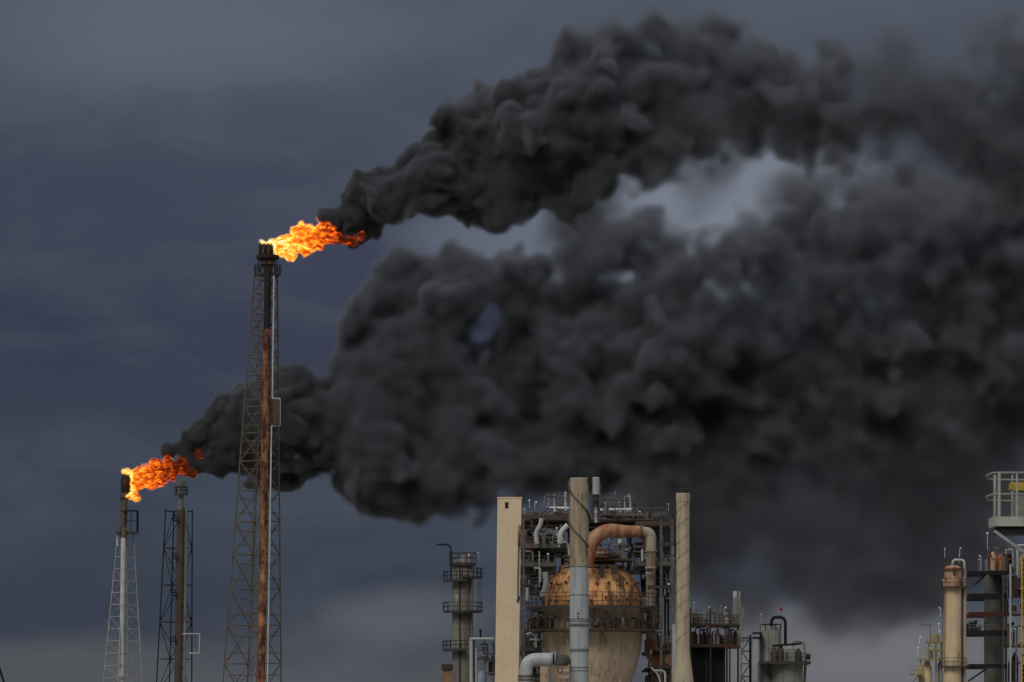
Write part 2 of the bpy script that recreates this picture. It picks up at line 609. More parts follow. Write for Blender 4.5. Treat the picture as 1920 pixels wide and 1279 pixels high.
def volume_object(name, axes, dens, at, mat, parent):
    """a fog volume: the field sits on the points of a mesh, a Volume Cube node turns it into a density grid"""
    n = dens.shape
    me = bpy.data.meshes.new(name)
    me.vertices.add(dens.size)
    a = me.attributes.new('density', 'FLOAT', 'POINT')
    a.data.foreach_set('value', np.ascontiguousarray(dens.transpose(2, 1, 0)[::-1]).astype(np.float32).ravel())
    me.materials.append(mat)
    o = bpy.data.objects.new(name, me)
    COL.objects.link(o)
    o.parent = parent
    lo = ((axes[0][0] - 960) * at.s, axes[1][0] * at.s, at.z(axes[2][-1]))
    hi = ((axes[0][-1] - 960) * at.s, axes[1][-1] * at.s, at.z(axes[2][0]))
    ng = bpy.data.node_groups.new(name + '_field', 'GeometryNodeTree')
    ng.interface.new_socket('Geometry', in_out='INPUT', socket_type='NodeSocketGeometry')
    ng.interface.new_socket('Geometry', in_out='OUTPUT', socket_type='NodeSocketGeometry')
    t = Tree(ng)
    gi, go = t.n('NodeGroupInput'), t.n('NodeGroupOutput')
    vc = t.n('GeometryNodeVolumeCube')
    vc.inputs['Min'].default_value = lo
    vc.inputs['Max'].default_value = hi
    for k, c in zip('XYZ', n):
        vc.inputs['Resolution ' + k].default_value = c
    p = t.vmath('SUBTRACT', t.n('GeometryNodeInputPosition').outputs[0], lo)
    p = t.vmath('MULTIPLY', p, tuple((n[k] - 1) / (hi[k] - lo[k]) for k in range(3)))
    p = t.vmath('FLOOR', t.vmath('ADD', p, (0.5, 0.5, 0.5)))
    si = t.n('GeometryNodeSampleIndex', data_type='FLOAT', domain='POINT', clamp=True)
    na = t.n('GeometryNodeInputNamedAttribute', data_type='FLOAT')
    na.inputs['Name'].default_value = 'density'
    ng.links.new(gi.outputs[0], si.inputs['Geometry'])
    ng.links.new(na.outputs[0], si.inputs['Value'])
    ng.links.new(t.vmath('DOT_PRODUCT', p, (1, n[0], n[0] * n[1])), si.inputs['Index'])
    ng.links.new(si.outputs[0], vc.inputs['Density'])
    sm = t.n('GeometryNodeSetMaterial')
    sm.inputs['Material'].default_value = mat
    ng.links.new(vc.outputs[0], sm.inputs[0])
    ng.links.new(sm.outputs[0], go.inputs[0])
    o.modifiers.new('field', 'NODES').node_group = ng
    return o


def mat_smoke(name, albedo, density):
    m = bpy.data.materials.new(name)
    m.use_nodes = True
    t = m.node_tree
    t.nodes.clear()
    o = t.nodes.new('ShaderNodeOutputMaterial')
    pv = t.nodes.new('ShaderNodeVolumePrincipled')
    pv.inputs['Color'].default_value = (*albedo, 1)
    pv.inputs['Density'].default_value = density
    pv.inputs['Anisotropy'].default_value = 0.1
    t.links.new(pv.outputs[0], o.inputs['Volume'])
    return m


def mat_soot_core():
    m = bpy.data.materials.new('dense_soot')
    m.use_nodes = True
    b = m.node_tree.nodes['Principled BSDF']
    b.inputs['Base Color'].default_value = (0.026, 0.027, 0.030, 1)
    b.inputs['Roughness'].default_value = 1.0
    b.inputs['Specular IOR Level'].default_value = 0.0
    return m


M['soot_core'] = mat_soot_core()


def grow(main, rng, n_child, shrink=0.92, depth=0.45, clamp_w=1e9):
    """main puffs (u, v, r[, w]) with smaller puffs budding from each"""
    out = []
    for q in main:
        u, v, r = q[:3]
        w = q[3] if len(q) > 3 else rng.normal() * r * depth
        w = max(-clamp_w, min(clamp_w, w))
        out.append((u, w, v, r * shrink))
        for _ in range(n_child):
            d = rng.normal(size=3)
            d /= np.linalg.norm(d)
            k = rng.uniform(0.28, 0.5)
            out.append((u + d[0] * r * 0.72, w + d[1] * r * 0.8, v + d[2] * r * 0.72, r * k))
    return out


def interp(u, pts):
    return np.interp(u, [p[0] for p in pts], [p[1] for p in pts]).astype(np.float32)


def smoke_grid(axes, puffs, seed, soft_pts, sig_pts, periods, diffuse=(), holes=(), bump=0.42, dsig=0.006, dsoft=110.0, mod=0.35, grow_by=0.0, near_end=620.0):
    d = blob_field(axes, puffs, 0.45)
    U = axes[0][:, None, None]
    d -= grow_by
    for h in holes:
        r = np.sqrt((U - h[0]) ** 2 + ((axes[2][None, None, :] - h[1]) * 0.8 + (U - h[0]) * 0.5) ** 2)
        r = r + 14.0 * smooth_noise(axes, 46.0, seed + 9)
        d = np.maximum(d, h[2] - r + 0 * d)
    size = interp(axes[0], SIZE)[:, None, None]
    calm = sst(0.5 + 0.8 * smooth_noise(axes, 120.0, seed + 21))
    far = sst((axes[0] - near_end) / 260.0)[:, None, None]
    for p in periods:
        n = smooth_noise(axes, p, seed)
        k = sst((size * 1.5 - p) / size)              # no lumps larger than the plume itself
        if p < 60:
            k = k * (far * (0.25 + 1.0 * calm) + (1 - far) * 1.2)
        d -= k * p * bump * (0.75 * (np.abs(n) - 0.38) + 0.35 * n)
    soft = interp(axes[0], soft_pts)[:, None, None]
    sig = interp(axes[0], sig_pts)[:, None, None]
    low = smooth_noise(axes, 150.0, seed)
    fine = 0.6 * smooth_noise(axes, 34.0, seed + 3) + 0.4 * smooth_noise(axes, 17.0, seed + 3)
    shell = sst(1.25 + d / (2.2 * soft))              # torn, uneven in the outer skin, solid further in
    dens = sig * sst((-d + 0.8 * soft * fine) / (soft * (0.75 + 0.7 * (1 - calm) * far))) * np.clip(1 + mod * low + 0.9 * fine * shell, 0.08, 2.2)
    core = (-d - 2.1 * soft * (1 + 0.5 * (1 - calm) * far)) / 10.0
    if len(diffuse):
        dd = blob_field(axes, diffuse, 0.7)
        for p in (120.0, 60.0, 30.0, 16.0):
            dd -= smooth_noise(axes, p, seed + 50) * p * 0.48
        dens += dsig * sst(-dd / dsoft) * np.clip(1 + 0.5 * low + 0.6 * fine, 0.2, 2.4)
    end = U + 70.0 * low + 40.0 * fine                # the plume shreds and ends beyond the right of the view
    dens *= (1 - sst((end - 2060.0) / 190.0)) * sst((axes[2][None, None, :] - axes[2][0]) / 50.0)
    core = np.minimum(core, (2030.0 - end) / 20.0)
    return dens.astype(np.float32), core


SIZE = [(320, 18), (420, 45), (560, 70), (640, 40), (700, 60), (800, 90), (1000, 110), (2000, 120)]


def axis(a, b, g):
    return np.arange(a, b + g * 0.5, g, dtype=np.float32)


def build_smoke():
    # ---- plume of the tall flare
    rng = np.random.default_rng(5)
    at = At(700)
    near = [(606, 406, 10, 6), (617, 409, 14, 8), (634, 408, 19, 8), (648, 428, 20, 20), (662, 438, 17, 22), (680, 447, 13, 14), (655, 395, 24), (672, 400, 30, 8), (668, 372, 30), (688, 420, 32), (672, 352, 20), (700, 360, 38), (735, 385, 50),
            (727, 350, 30), (775, 362, 54), (770, 322, 28), (820, 345, 62), (815, 300, 38)]
    body = [(860, 325, 80), (850, 275, 50), (868, 220, 44), (895, 195, 38), (852, 245, 30), (925, 250, 78), (920, 330, 80), (985, 225, 74),
            (985, 310, 92), (1045, 165, 64), (1050, 250, 105), (1072, 92, 42), (1100, 120, 68), (1100, 320, 78), (1120, 210, 115), (1150, 80, 46),
            (1190, 78, 46), (1190, 150, 95), (1214, 62, 30), (1215, 250, 112), (1260, 180, 95), (1300, 112, 50), (1330, 98, 38), (1330, 195, 100),
            (1285, 285, 48), (1400, 140, 60), (1395, 205, 80), (1450, 190, 92), (1465, 122, 42), (1520, 185, 100), (1545, 112, 38), (1580, 160, 50),
            (1500, 255, 60), (1590, 240, 80), (1660, 240, 80), (1770, 190, 85), (1860, 230, 100), (1900, 130, 90), (1960, 200, 130), (1930, 320, 90), (2060, 180, 130), (2150, 150, 110)]
    diff = [(1650, 220, 120), (1710, 225, 120), (1700, 130, 80), (1740, 90, 60), (1790, 170, 120), (1860, 90, 90), (1920, 50, 90), (1800, 280, 90), (1900, 300, 110), (1330, 250, 120), (1100, 360, 70)]
    root = None
    fresh = mat_smoke('fresh_black_smoke', (0.165, 0.168, 0.18), 1.0 / at.s)
    smoke = mat_smoke('black_smoke', (0.20, 0.205, 0.222), 1.0 / at.s)
    axes = [axis(842, 2270, 4), axis(-210, 210, 5), axis(-100, 490, 4)]
    puffs = grow(near + body, rng, 5, 0.97)
    PER = (90.0, 46.0, 24.0, 13.0)
    soft = [(600, 6), (700, 11), (850, 19), (1100, 29), (1400, 52), (1700, 80), (2000, 90)]
    sig = [(600, 0.40), (700, 0.24), (850, 0.13), (1100, 0.07), (1400, 0.045), (1600, 0.032), (1720, 0.014), (1900, 0.022), (2000, 0.022)]
    dens, core = smoke_grid(axes, puffs, 5, soft, sig, PER, diffuse=grow(diff, rng, 5, depth=0.3), dsig=0.011, dsoft=80.0)
    dens *= sst((axes[0] - 850) / 60.0)[:, None, None]
    root = grid_mesh('smoke_plume', axes, np.minimum(core, (axes[0][:, None, None] - 860) / 20.0), at, M['soot_core'], None, 2)
    tag(root, 'thick black smoke plume trailing up and right from the tall flare tower', 'smoke', 'smoke plumes of the burning flares')
    tag(volume_object('thin_smoke', axes, dens, at, smoke, root), kind='stuff')
    axes = [axis(585, 925, 3), axis(-130, 130, 3.5), axis(180, 485, 3)]
    dens, core = smoke_grid(axes, [p for p in puffs if p[0] < 1120], 5, soft, sig, PER + (8.0,))
    dens *= 1 - sst((axes[0] - 850) / 60.0)[:, None, None]
    grid_mesh('dense_smoke', axes, np.minimum(core, (890 - axes[0][:, None, None]) / 20.0), at, M['soot_core'], root, 1)
    tag(volume_object('thin_smoke', axes, dens, at, fresh, root), kind='stuff')
    print('smoke 1', dens.shape, len(root.data.vertices), round(time.time() - T0, 1))

    # ---- plume of the short flare, which fills the lower right of the sky
    rng = np.random.default_rng(8)
    at = At(850)
    near = [(312, 842, 9, 8), (324, 842, 13, 8), (338, 838, 17, 8), (345, 862, 14, 18), (362, 850, 20, 16), (366, 878, 10, 14), (357, 828, 20), (360, 862, 14), (385, 815, 32), (402, 852, 32), (420, 790, 34), (430, 840, 46), (470, 760, 42),
            (465, 820, 58), (500, 735, 38), (515, 800, 78), (520, 858, 46), (560, 740, 46), (570, 810, 78), (588, 848, 38), (612, 726, 22), (598, 758, 40), (560, 718, 28)]
    body = [(640, 802, 62), (704, 785, 84), (692, 690, 72), (662, 676, 34), (694, 918, 46), (735, 930, 42), (680, 620, 48), (720, 560, 58), (735, 515, 42), (760, 503, 34), (770, 600, 92),
            (800, 540, 66), (850, 500, 42), (840, 590, 86), (900, 520, 55), (900, 640, 60), (960, 505, 44), (965, 560, 60), (1010, 520, 50), (950, 660, 70), (780, 700, 112), (715, 860, 78), (725, 915, 44),
            (780, 890, 76), (700, 900, 54), (845, 880, 80), (860, 700, 80), (900, 790, 100), (960, 850, 80), (1000, 600, 75), (1020, 720, 130), (1000, 850, 90),
            (1080, 490, 72), (1092, 440, 44), (1120, 462, 62), (1168, 458, 66), (1222, 482, 62), (1275, 540, 60), (1100, 600, 120), (1150, 720, 150), (1060, 870, 72), (1110, 840, 90),
            (1250, 580, 90), (1260, 680, 150), (1240, 810, 120), (1350, 620, 105), (1380, 740, 160), (1478, 430, 44), (1468, 480, 62), (1515, 400, 50), (1490, 560, 130), (1575, 350, 56), (1560, 410, 105),
            (1600, 345, 70), (1690, 345, 75), (1780, 335, 80), (1870, 310, 90), (1650, 500, 150), (1620, 680, 170), (1500, 760, 150), (1700, 430, 110), (1780, 400, 90), (1800, 560, 170), (1850, 450, 120),
            (1900, 370, 100), (1950, 560, 170), (1780, 710, 170), (1920, 700, 140), (2040, 560, 170), (2040, 420, 130), (2140, 520, 130), (2170, 380, 100), (2120, 680, 110)]
    diff = [(1180, 935, 90), (1225, 960, 110), (1230, 900, 130), (1300, 960, 150), (1290, 1030, 120), (1320, 1080, 95), (1390, 1115, 70), (1400, 1000, 110), (1370, 1030, 110), (1250, 1010, 90), (1580, 310, 90), (1720, 300, 110), (1350, 1050, 110), (1400, 1090, 70), (1450, 990, 150), (1500, 1060, 90), (1600, 990, 140), (1660, 1060, 110), (1750, 1020, 140),
            (1800, 900, 130), (1760, 1100, 80), (1500, 420, 110), (1450, 860, 170), (1700, 850, 150), (1850, 800, 160), (960, 600, 90), (1090, 420, 60)]
    fresh = mat_smoke('fresh_soot_smoke', (0.155, 0.158, 0.17), 1.0 / at.s)
    smoke = mat_smoke('drifting_black_smoke', (0.205, 0.21, 0.232), 1.0 / at.s)
    axes = [axis(560, 2290, 5), axis(-240, 240, 6), axis(300, 1290, 5)]
    soft = [(300, 5), (420, 9), (560, 14), (700, 20), (850, 28), (1000, 46), (1150, 58), (1400, 75), (1700, 100), (2000, 105)]
    sig = [(300, 0.45), (420, 0.25), (560, 0.16), (700, 0.11), (900, 0.06), (1100, 0.04), (1400, 0.028), (1700, 0.023), (2000, 0.023)]
    allp = grow(near + body, rng, 5, 1.0)
    PER = (100.0, 52.0, 27.0, 15.0)
    holes = [(925, 594, 17)]
    dens, core = smoke_grid(axes, allp, 8, soft, sig, PER, diffuse=grow(diff, rng, 5, depth=0.3), holes=holes, dsig=0.0125, dsoft=75.0, grow_by=5.0, near_end=480.0)
    fade = sst((axes[0] - 600) / 60.0)[:, None, None]
    dens *= fade
    root = grid_mesh('smoke_plume', axes, np.minimum(core, (axes[0][:, None, None] - 615) / 20.0), at, M['soot_core'], None, 2)
    tag(root, 'vast black smoke bank from the short flare, drifting right behind the refinery', 'smoke', 'smoke plumes of the burning flares')
    tag(volume_object('thin_smoke', axes, dens, at, smoke, root), kind='stuff')
    axes = [axis(300, 672, 3), axis(-105, 105, 3), axis(660, 930, 3)]
    dens, core = smoke_grid(axes, [p for p in allp if p[0] < 860], 8, soft, sig, PER + (8.0,), grow_by=2.0, near_end=480.0)
    dens *= 1 - sst((axes[0] - 600) / 60.0)[:, None, None]
    grid_mesh('dense_smoke', axes, np.minimum(core, (640 - axes[0][:, None, None]) / 20.0), at, M['soot_core'], root, 1)
    tag(volume_object('thin_smoke', axes, dens, at, fresh, root), kind='stuff')
    print('smoke 2', dens.shape, len(root.data.vertices), round(time.time() - T0, 1))


def mat_flame(name, origin, length, hot, base=0.2, contrast=1.0, fringe=0.0):
    """emission of burning gas: turbulent cells, hottest near the burner, dull red at the tail"""
    m = bpy.data.materials.new(name)
    m.use_nodes = True
    t = Tree(m.node_tree)
    m.node_tree.nodes.clear()
    o = t.n('ShaderNodeOutputMaterial')
    em = t.n('ShaderNodeEmission')
    p = t.vmath('SUBTRACT', t.n('ShaderNodeNewGeometry').outputs['Position'], tuple(origin))
    sx = t.n('ShaderNodeSeparateXYZ')
    m.node_tree.links.new(p, sx.inputs[0])
    along = t.math('DIVIDE', sx.outputs[0], length)
    k = 1.6
    q = t.vmath('MULTIPLY', p, (0.6, 1.0, 1.1))
    n1 = t.noise(q, 0.55 * k, 3, 0.6, 0.6)
    n2 = t.noise(q, 1.9 * k, 6, 0.7, 1.0)
    vor = t.n('ShaderNodeTexVoronoi', feature='SMOOTH_F1')
    m.node_tree.links.new(t.vmath('ADD', q, t.vmath('MULTIPLY', t.n_color(q, 0.9), (0.8, 0.8, 0.8))), vor.inputs['Vector'])
    vor.inputs['Scale'].default_value = 1.15 * k
    cells = t.math('SUBTRACT', 0.62, vor.outputs['Distance'])
    h = t.math('ADD', t.math('MULTIPLY', n1, 0.9), t.math('MULTIPLY', n2, 0.75))
    h = t.math('ADD', h, t.math('MULTIPLY', cells, 0.55))
    h = t.math('SUBTRACT', h, t.math('MULTIPLY', along, 0.62))
    h = t.math('ADD', h, t.maprange(along, 0.04, 0.22, base, 0.0))
    h = t.math('ADD', t.math('MULTIPLY', t.math('SUBTRACT', h, 0.8), contrast), 0.8 + hot)
    col = t.ramp(h, [(0.0, (0.05, 0.008, 0.002)), (0.22, (0.22, 0.022, 0.004)), (0.40, (0.60, 0.075, 0.006)), (0.58, (0.95, 0.21, 0.012)),
                     (0.76, (1.0, 0.42, 0.04)), (0.92, (1.0, 0.70, 0.16)), (1.0, (1.0, 0.85, 0.40))])
    m.node_tree.links.new(col, em.inputs[0])
    em.inputs[1].default_value = 1.05
    if fringe:                                        # the thin glowing gas round the body of the flame
        at_ = t.n('ShaderNodeAttribute', attribute_name='density')
        m.node_tree.links.new(t.math('MULTIPLY', at_.outputs['Fac'], fringe), em.inputs[1])
        m.node_tree.links.new(em.outputs[0], o.inputs['Volume'])
    else:
        m.node_tree.links.new(em.outputs[0], o.inputs['Surface'])
    return m


def _n_color(self, vec, scale):
    nd = self.n('ShaderNodeTexNoise')
    self.set(nd.inputs['Vector'], vec)
    nd.inputs['Scale'].default_value = scale
    nd.inputs['Detail'].default_value = 3
    return nd.outputs['Color']


Tree.n_color = _n_color


def build_flames():
    rng = np.random.default_rng(3)
    at = At(700)
    main = [(496, 460, 9), (508, 456, 9), (517, 462, 13), (518, 476, 9), (530, 462, 17), (545, 458, 20), (562, 424, 9), (560, 434, 13), (558, 452, 24), (578, 450, 24),
            (582, 434, 13), (598, 445, 22), (604, 428, 13), (612, 424, 9), (618, 440, 18), (630, 448, 15), (642, 450, 11), (654, 452, 8), (545, 474, 12), (575, 470, 11), (600, 463, 9),
            (668, 446, 8), (675, 440, 7), (664, 454, 6), (492, 460, 3)]
    axes = [axis(474, 700, 1.5), axis(-36, 36, 1.5), axis(402, 500, 1.5)]
    d = blob_field(axes, grow(main, rng, 9, 0.9, 0.3))
    for p, k in ((22.0, 0.45), (11.0, 0.4), (6.0, 0.3)):
        d -= (np.abs(smooth_noise(axes, p, 3)) - 0.35) * p * k
    m = mat_flame('yellow_flame', (at.x(500), at.Y, at.z(465)), 170 * at.s, -0.06, 0.02, 1.35)
    o = grid_mesh('flame', axes, -d - 1.0, at, m, whole=False)
    m2 = mat_flame('yellow_flame_fringe', (at.x(500), at.Y, at.z(465)), 170 * at.s, -0.06, 0.02, 1.35, 1.0 / (5.5 * at.s))
    wisp = smooth_noise(axes, 9.0, 4) * 2.2
    tag(volume_object('flame_fringe', axes, sst((2.6 - d + wisp) / 5.0), at, m2, o), kind='stuff')
    tag(o, 'bright yellow orange flame streaming right from the tall flare tip', 'flame', 'flames of the burning flares')
    at = At(850)
    main = [(233, 888, 4, -8), (240, 889, 5, -6), (247, 893, 6), (248, 906, 6, -6), (248, 918, 6, -6), (246, 927, 7, -8), (238, 930, 5, -11), (230, 931, 4, -9), (252, 905, 12), (262, 895, 16), (264, 906, 14), (278, 888, 18), (282, 902, 15),
            (295, 872, 15), (298, 888, 20), (300, 903, 10), (314, 882, 19), (315, 864, 10), (328, 880, 16), (325, 895, 9), (340, 872, 10), (343, 884, 10), (355, 870, 7), (352, 884, 6), (362, 888, 6), (372, 866, 6), (376, 858, 5), (366, 880, 5)]
    axes = [axis(216, 396, 1.5), axis(-33, 33, 1.5), axis(838, 945, 1.5)]
    d = blob_field(axes, grow(main, rng, 9, 0.9, 0.3))
    for p, k in ((20.0, 0.5), (10.0, 0.45), (5.5, 0.3)):
        d -= (np.abs(smooth_noise(axes, p, 3)) - 0.35) * p * k
    m = mat_flame('orange_flame', (at.x(236), at.Y, at.z(900)), 140 * at.s, -0.31, 0.12, 1.35)
    o = grid_mesh('flame', axes, -d - 1.0, at, m, whole=False)
    m2 = mat_flame('orange_flame_fringe', (at.x(236), at.Y, at.z(900)), 140 * at.s, -0.31, 0.12, 1.35, 1.0 / (5.5 * at.s))
    wisp = smooth_noise(axes, 9.0, 4) * 2.2
    tag(volume_object('flame_fringe', axes, sst((2.6 - d + wisp) / 5.0), at, m2, o), kind='stuff')
    tag(o, 'ragged orange red flame blowing right off the short white flare', 'flame', 'flames of the burning flares')


build_smoke()
build_flames()

# ------------------------------------------------------------------ ground
g = B()
g.add([(-9000, -300, 0), (9000, -300, 0), (9000, 30000, 0), (-9000, 30000, 0)], [(0, 1, 2, 3)])
tag(g.out('ground', 'ground'), kind='structure')
#INSERT


# ------------------------------------------------------------------ flare towers
def lattice_tower(root, at, mat, corners_top, corners_bot, y_top, y_bot, levels, rad, chord=None, style='x', brace_r=0.55):
    """corners: (px, depth in px) of the legs at two pixel heights; legs run on to the ground; one bracing mesh per face"""
    def corner(k, py):
        t = (py - y_top) / (y_bot - y_top)
        (a, da), (b, db) = corners_top[k], corners_bot[k]
        return Vector((at.x(a + (b - a) * t), at.Y + (da + (db - da) * t) * at.s, at.z(py)))
    n = len(corners_top)
    ground_py = 639.5 + (at.z(639.5)) / at.s
    for k in range(n):
        B().pipe([corner(k, y_top - 4), corner(k, ground_py)], rad, 6).out('leg', mat, root)
    for k in range(n):
        k2 = (k + 1) % n
        b = B()
        for i in range(len(levels) - 1):
            a, c = levels[i], levels[i + 1]
            m = (a + c) / 2
            b.beam(corner(k, a), corner(k2, a), rad * 1.1)
            if style == 'x':
                b.beam(corner(k, a), corner(k2, c), rad * brace_r * 1.6)
                b.beam(corner(k2, a), corner(k, c), rad * brace_r * 1.6)
            elif style == 'k':
                mid = (corner(k, m) + corner(k2, m)) / 2
                for q in (k, k2):
                    b.beam(corner(q, a), mid, rad * brace_r * 1.6)
                    b.beam(corner(q, c), mid, rad * brace_r * 1.6)
                for f in (0.28, 0.72):
                    b.beam(corner(k, a + (c - a) * f), corner(k2, a + (c - a) * f), rad * brace_r * 1.3)
            elif style == 'h':
                p_, q_ = (k, k2) if i % 2 else (k2, k)
                b.beam(corner(p_, a), corner(q_, c), rad * brace_r * 0.8)
            else:
                if (i + k) % 2:
                    b.beam(corner(k, a), corner(k2, c), rad * brace_r * 1.6)
                else:
                    b.beam(corner(k2, a), corner(k, c), rad * brace_r * 1.6)
        b.out('lattice_bracing', mat, root)
    return corner


def ladder(b, a, c, width, rung, r):
    a, c = Vector(a), Vector(c)
    for o in (-width / 2, width / 2):
        b.pipe([a + Vector((o, 0, 0)), c + Vector((o, 0, 0))], r, 4)
    n = int((a - c).length / rung)
    for i in range(n):
        p = a.lerp(c, (i + 0.5) / n)
        b.pipe([p + Vector((-width / 2, 0, 0)), p + Vector((width / 2, 0, 0))], r * 0.8, 4)


def levels_from(top, bottom, first, last):
    out, y = [top], top
    while y < bottom:
        t = (y - top) / (bottom - top)
        y += first + (last - first) * t
        out.append(y)
    return out


FLOOD = random.Random(77)


def floodlight(parent, at, px, py, dy=0.0, post=14, head=4.0, mat='white'):
    """lamp head on a thin post fixed to its structure: round globes, shaded floods and small boxes, some dirty"""
    b = B()
    p = at.p(px, py, dy)
    h = head * FLOOD.uniform(0.62, 0.92) * at.s
    b.pipe([p, p - Vector((0, 0, post * at.s))], 0.4 * at.s, 5)
    kind = FLOOD.random()
    if kind < 0.5:
        b.lathe(p.x, p.y, [(h * 0.30, p.z - h * 0.35), (h * 0.5, p.z), (h * 0.46, p.z + h * 0.5), (h * 0.2, p.z + h * 0.75)], 10)
    elif kind < 0.8:
        o = Vector((FLOOD.choice((-1, 1)) * h * 0.9, -h * 0.4, h * 0.3))
        b.pipe([p, p + o * 0.5], 0.4 * at.s, 5).pipe([p + o * 0.4, p + o - Vector((0, 0, h * 0.4))], h * 0.25, 8, r2=h * 0.5)
    else:
        b.box(p.x - h * 0.6, p.x + h * 0.5, p.y - h * 0.3, p.y + h * 0.3, p.z - h * 0.1, p.z + h * 0.5)
    return b.out('floodlight', FLOOD.choice(['white', 'white', 'white_pipe', 'pipe_grey']) if mat == 'white' else mat, parent)


def build_tall_flare():
    at = At(700)
    s = at.s
    gz = 639.5 + at.z(639.5) / s
    root = thing('flare_tower', 'tallest lattice flare tower with a rust red riser and a burning tip', 'flare tower', (at.x(490), at.Y, 0), 'flare towers')
    corner = lattice_tower(root, at, 'lattice', [(477, 0), (498, -20), (520, 0), (499, 20)], [(418, 0), (484, -48), (527, 0), (461, 48)], 515, 1279,
                           levels_from(515, 1500, 36, 90), 1.4 * s, style='k', brace_r=0.52)
    riser = lambda py: at.p(504 + (492 - 504) * (py - 500) / 779, py, -30 * s - 22 * s * (py - 515) / 764)
    b = B().pipe([riser(620), riser(900), riser(gz)], 6.9 * s, 18)
    for py in range(655, 1400, 41):
        p = riser(py)
        b.lathe(p.x, p.y, [(7.6 * s, p.z - 1.2 * s), (7.6 * s, p.z + 1.2 * s)], 18)
    b.out('riser', 'rust_pipe', root)
    B().pipe([riser(505), riser(620)], 6.6 * s, 18).out('riser_head', 'soot', root, label='blackened upper riser')
    # pale pilot gas line with its loop on the right
    q = lambda px, py: at.p(px, py, -32 * s - 22 * s * (py - 515) / 764)
    B().pipe([q(515, 520), q(512.5, 750)], 1.5 * s, 6).pipe([q(511, 802), q(504, 1279), q(501, 1500)], 1.5 * s, 6).pipe(
        [q(512.5, 750), q(527, 750), q(527, 801), q(511, 801)], 1.3 * s, 6, bend=2.5 * s).out('pilot_line', 'white_pipe', root)
    b = B()
    b.box(at.x(513.5), at.x(525), at.Y - 44 * s, at.Y - 36 * s, at.z(799), at.z(752))
    b.out('instrument_panel', 'steel_brown', root)
    b = B()
    ladder(b, at.p(488, 520, -14 * s), at.p(470, 1300, -30 * s), 5 * s, 4.2 * s, 0.45 * s)
    b.out('ladder', 'lattice', root)
    for py, w in ((701, 22), (829, 26), (1150, 30)):
        c = (corner(0, py) + corner(2, py)) / 2
        B().box(c.x - w * s * 0.5, c.x + w * s * 0.25, at.Y - 20 * s, at.Y + 12 * s, at.z(py + 1.5), at.z(py - 1.5)).out('landing', 'lattice', root)
    # top platform, with a basket of handrails
    cx, cy = at.x(502), at.Y
    pl = B().deck(cx, cy, at.z(517), 6 * s, 25 * s, 4.5 * s).out('platform', 'steel_dark', root)
    B().ringrail(cx, cy, at.z(513), 25 * s, 15 * s, 0.55 * s, posts=14).out('handrail', 'lattice_black', pl)
    B().lathe(cx, cy, [(8 * s, at.z(516)), (9 * s, at.z(500)), (14 * s, at.z(497)), (14.5 * s, at.z(488)), (10 * s, at.z(487))]).out('steam_ring', 'burnt', root)
    b = B().lathe(cx, cy, [(19 * s, at.z(487)), (21.5 * s, at.z(485)), (21.5 * s, at.z(479)), (12 * s, at.z(478))])
    for k in range(6):
        a = 2 * math.pi * k / 6 + 0.3
        b.pipe([(cx + 19 * s * math.cos(a), cy + 19 * s * math.sin(a), at.z(512)), (cx + 17 * s * math.cos(a), cy + 17 * s * math.sin(a), at.z(476))], 0.9 * s, 6)
    b.out('burner_ring', 'soot', root)
    cx = at.x(499)
    tip = B()
    tip.lathe(cx, cy, [(12 * s, at.z(479)), (13.5 * s, at.z(474)), (13.0 * s, at.z(462)), (11.5 * s, at.z(459)), (10 * s, at.z(464))], 24).out('burner_tip', 'soot', root)
    b = B()
    for a in (200, 250, 290, 335):
        x, y = cx + 14 * s * math.cos(R(a)), cy + 14 * s * math.sin(R(a))
        b.pipe([(x, y, at.z(482)), (x, y, at.z(462)), (cx + 10.5 * s * math.cos(R(a)), cy + 10.5 * s * math.sin(R(a)), at.z(457))], 1.2 * s, 6)
    b.out('pilot_burner', 'burnt', root)


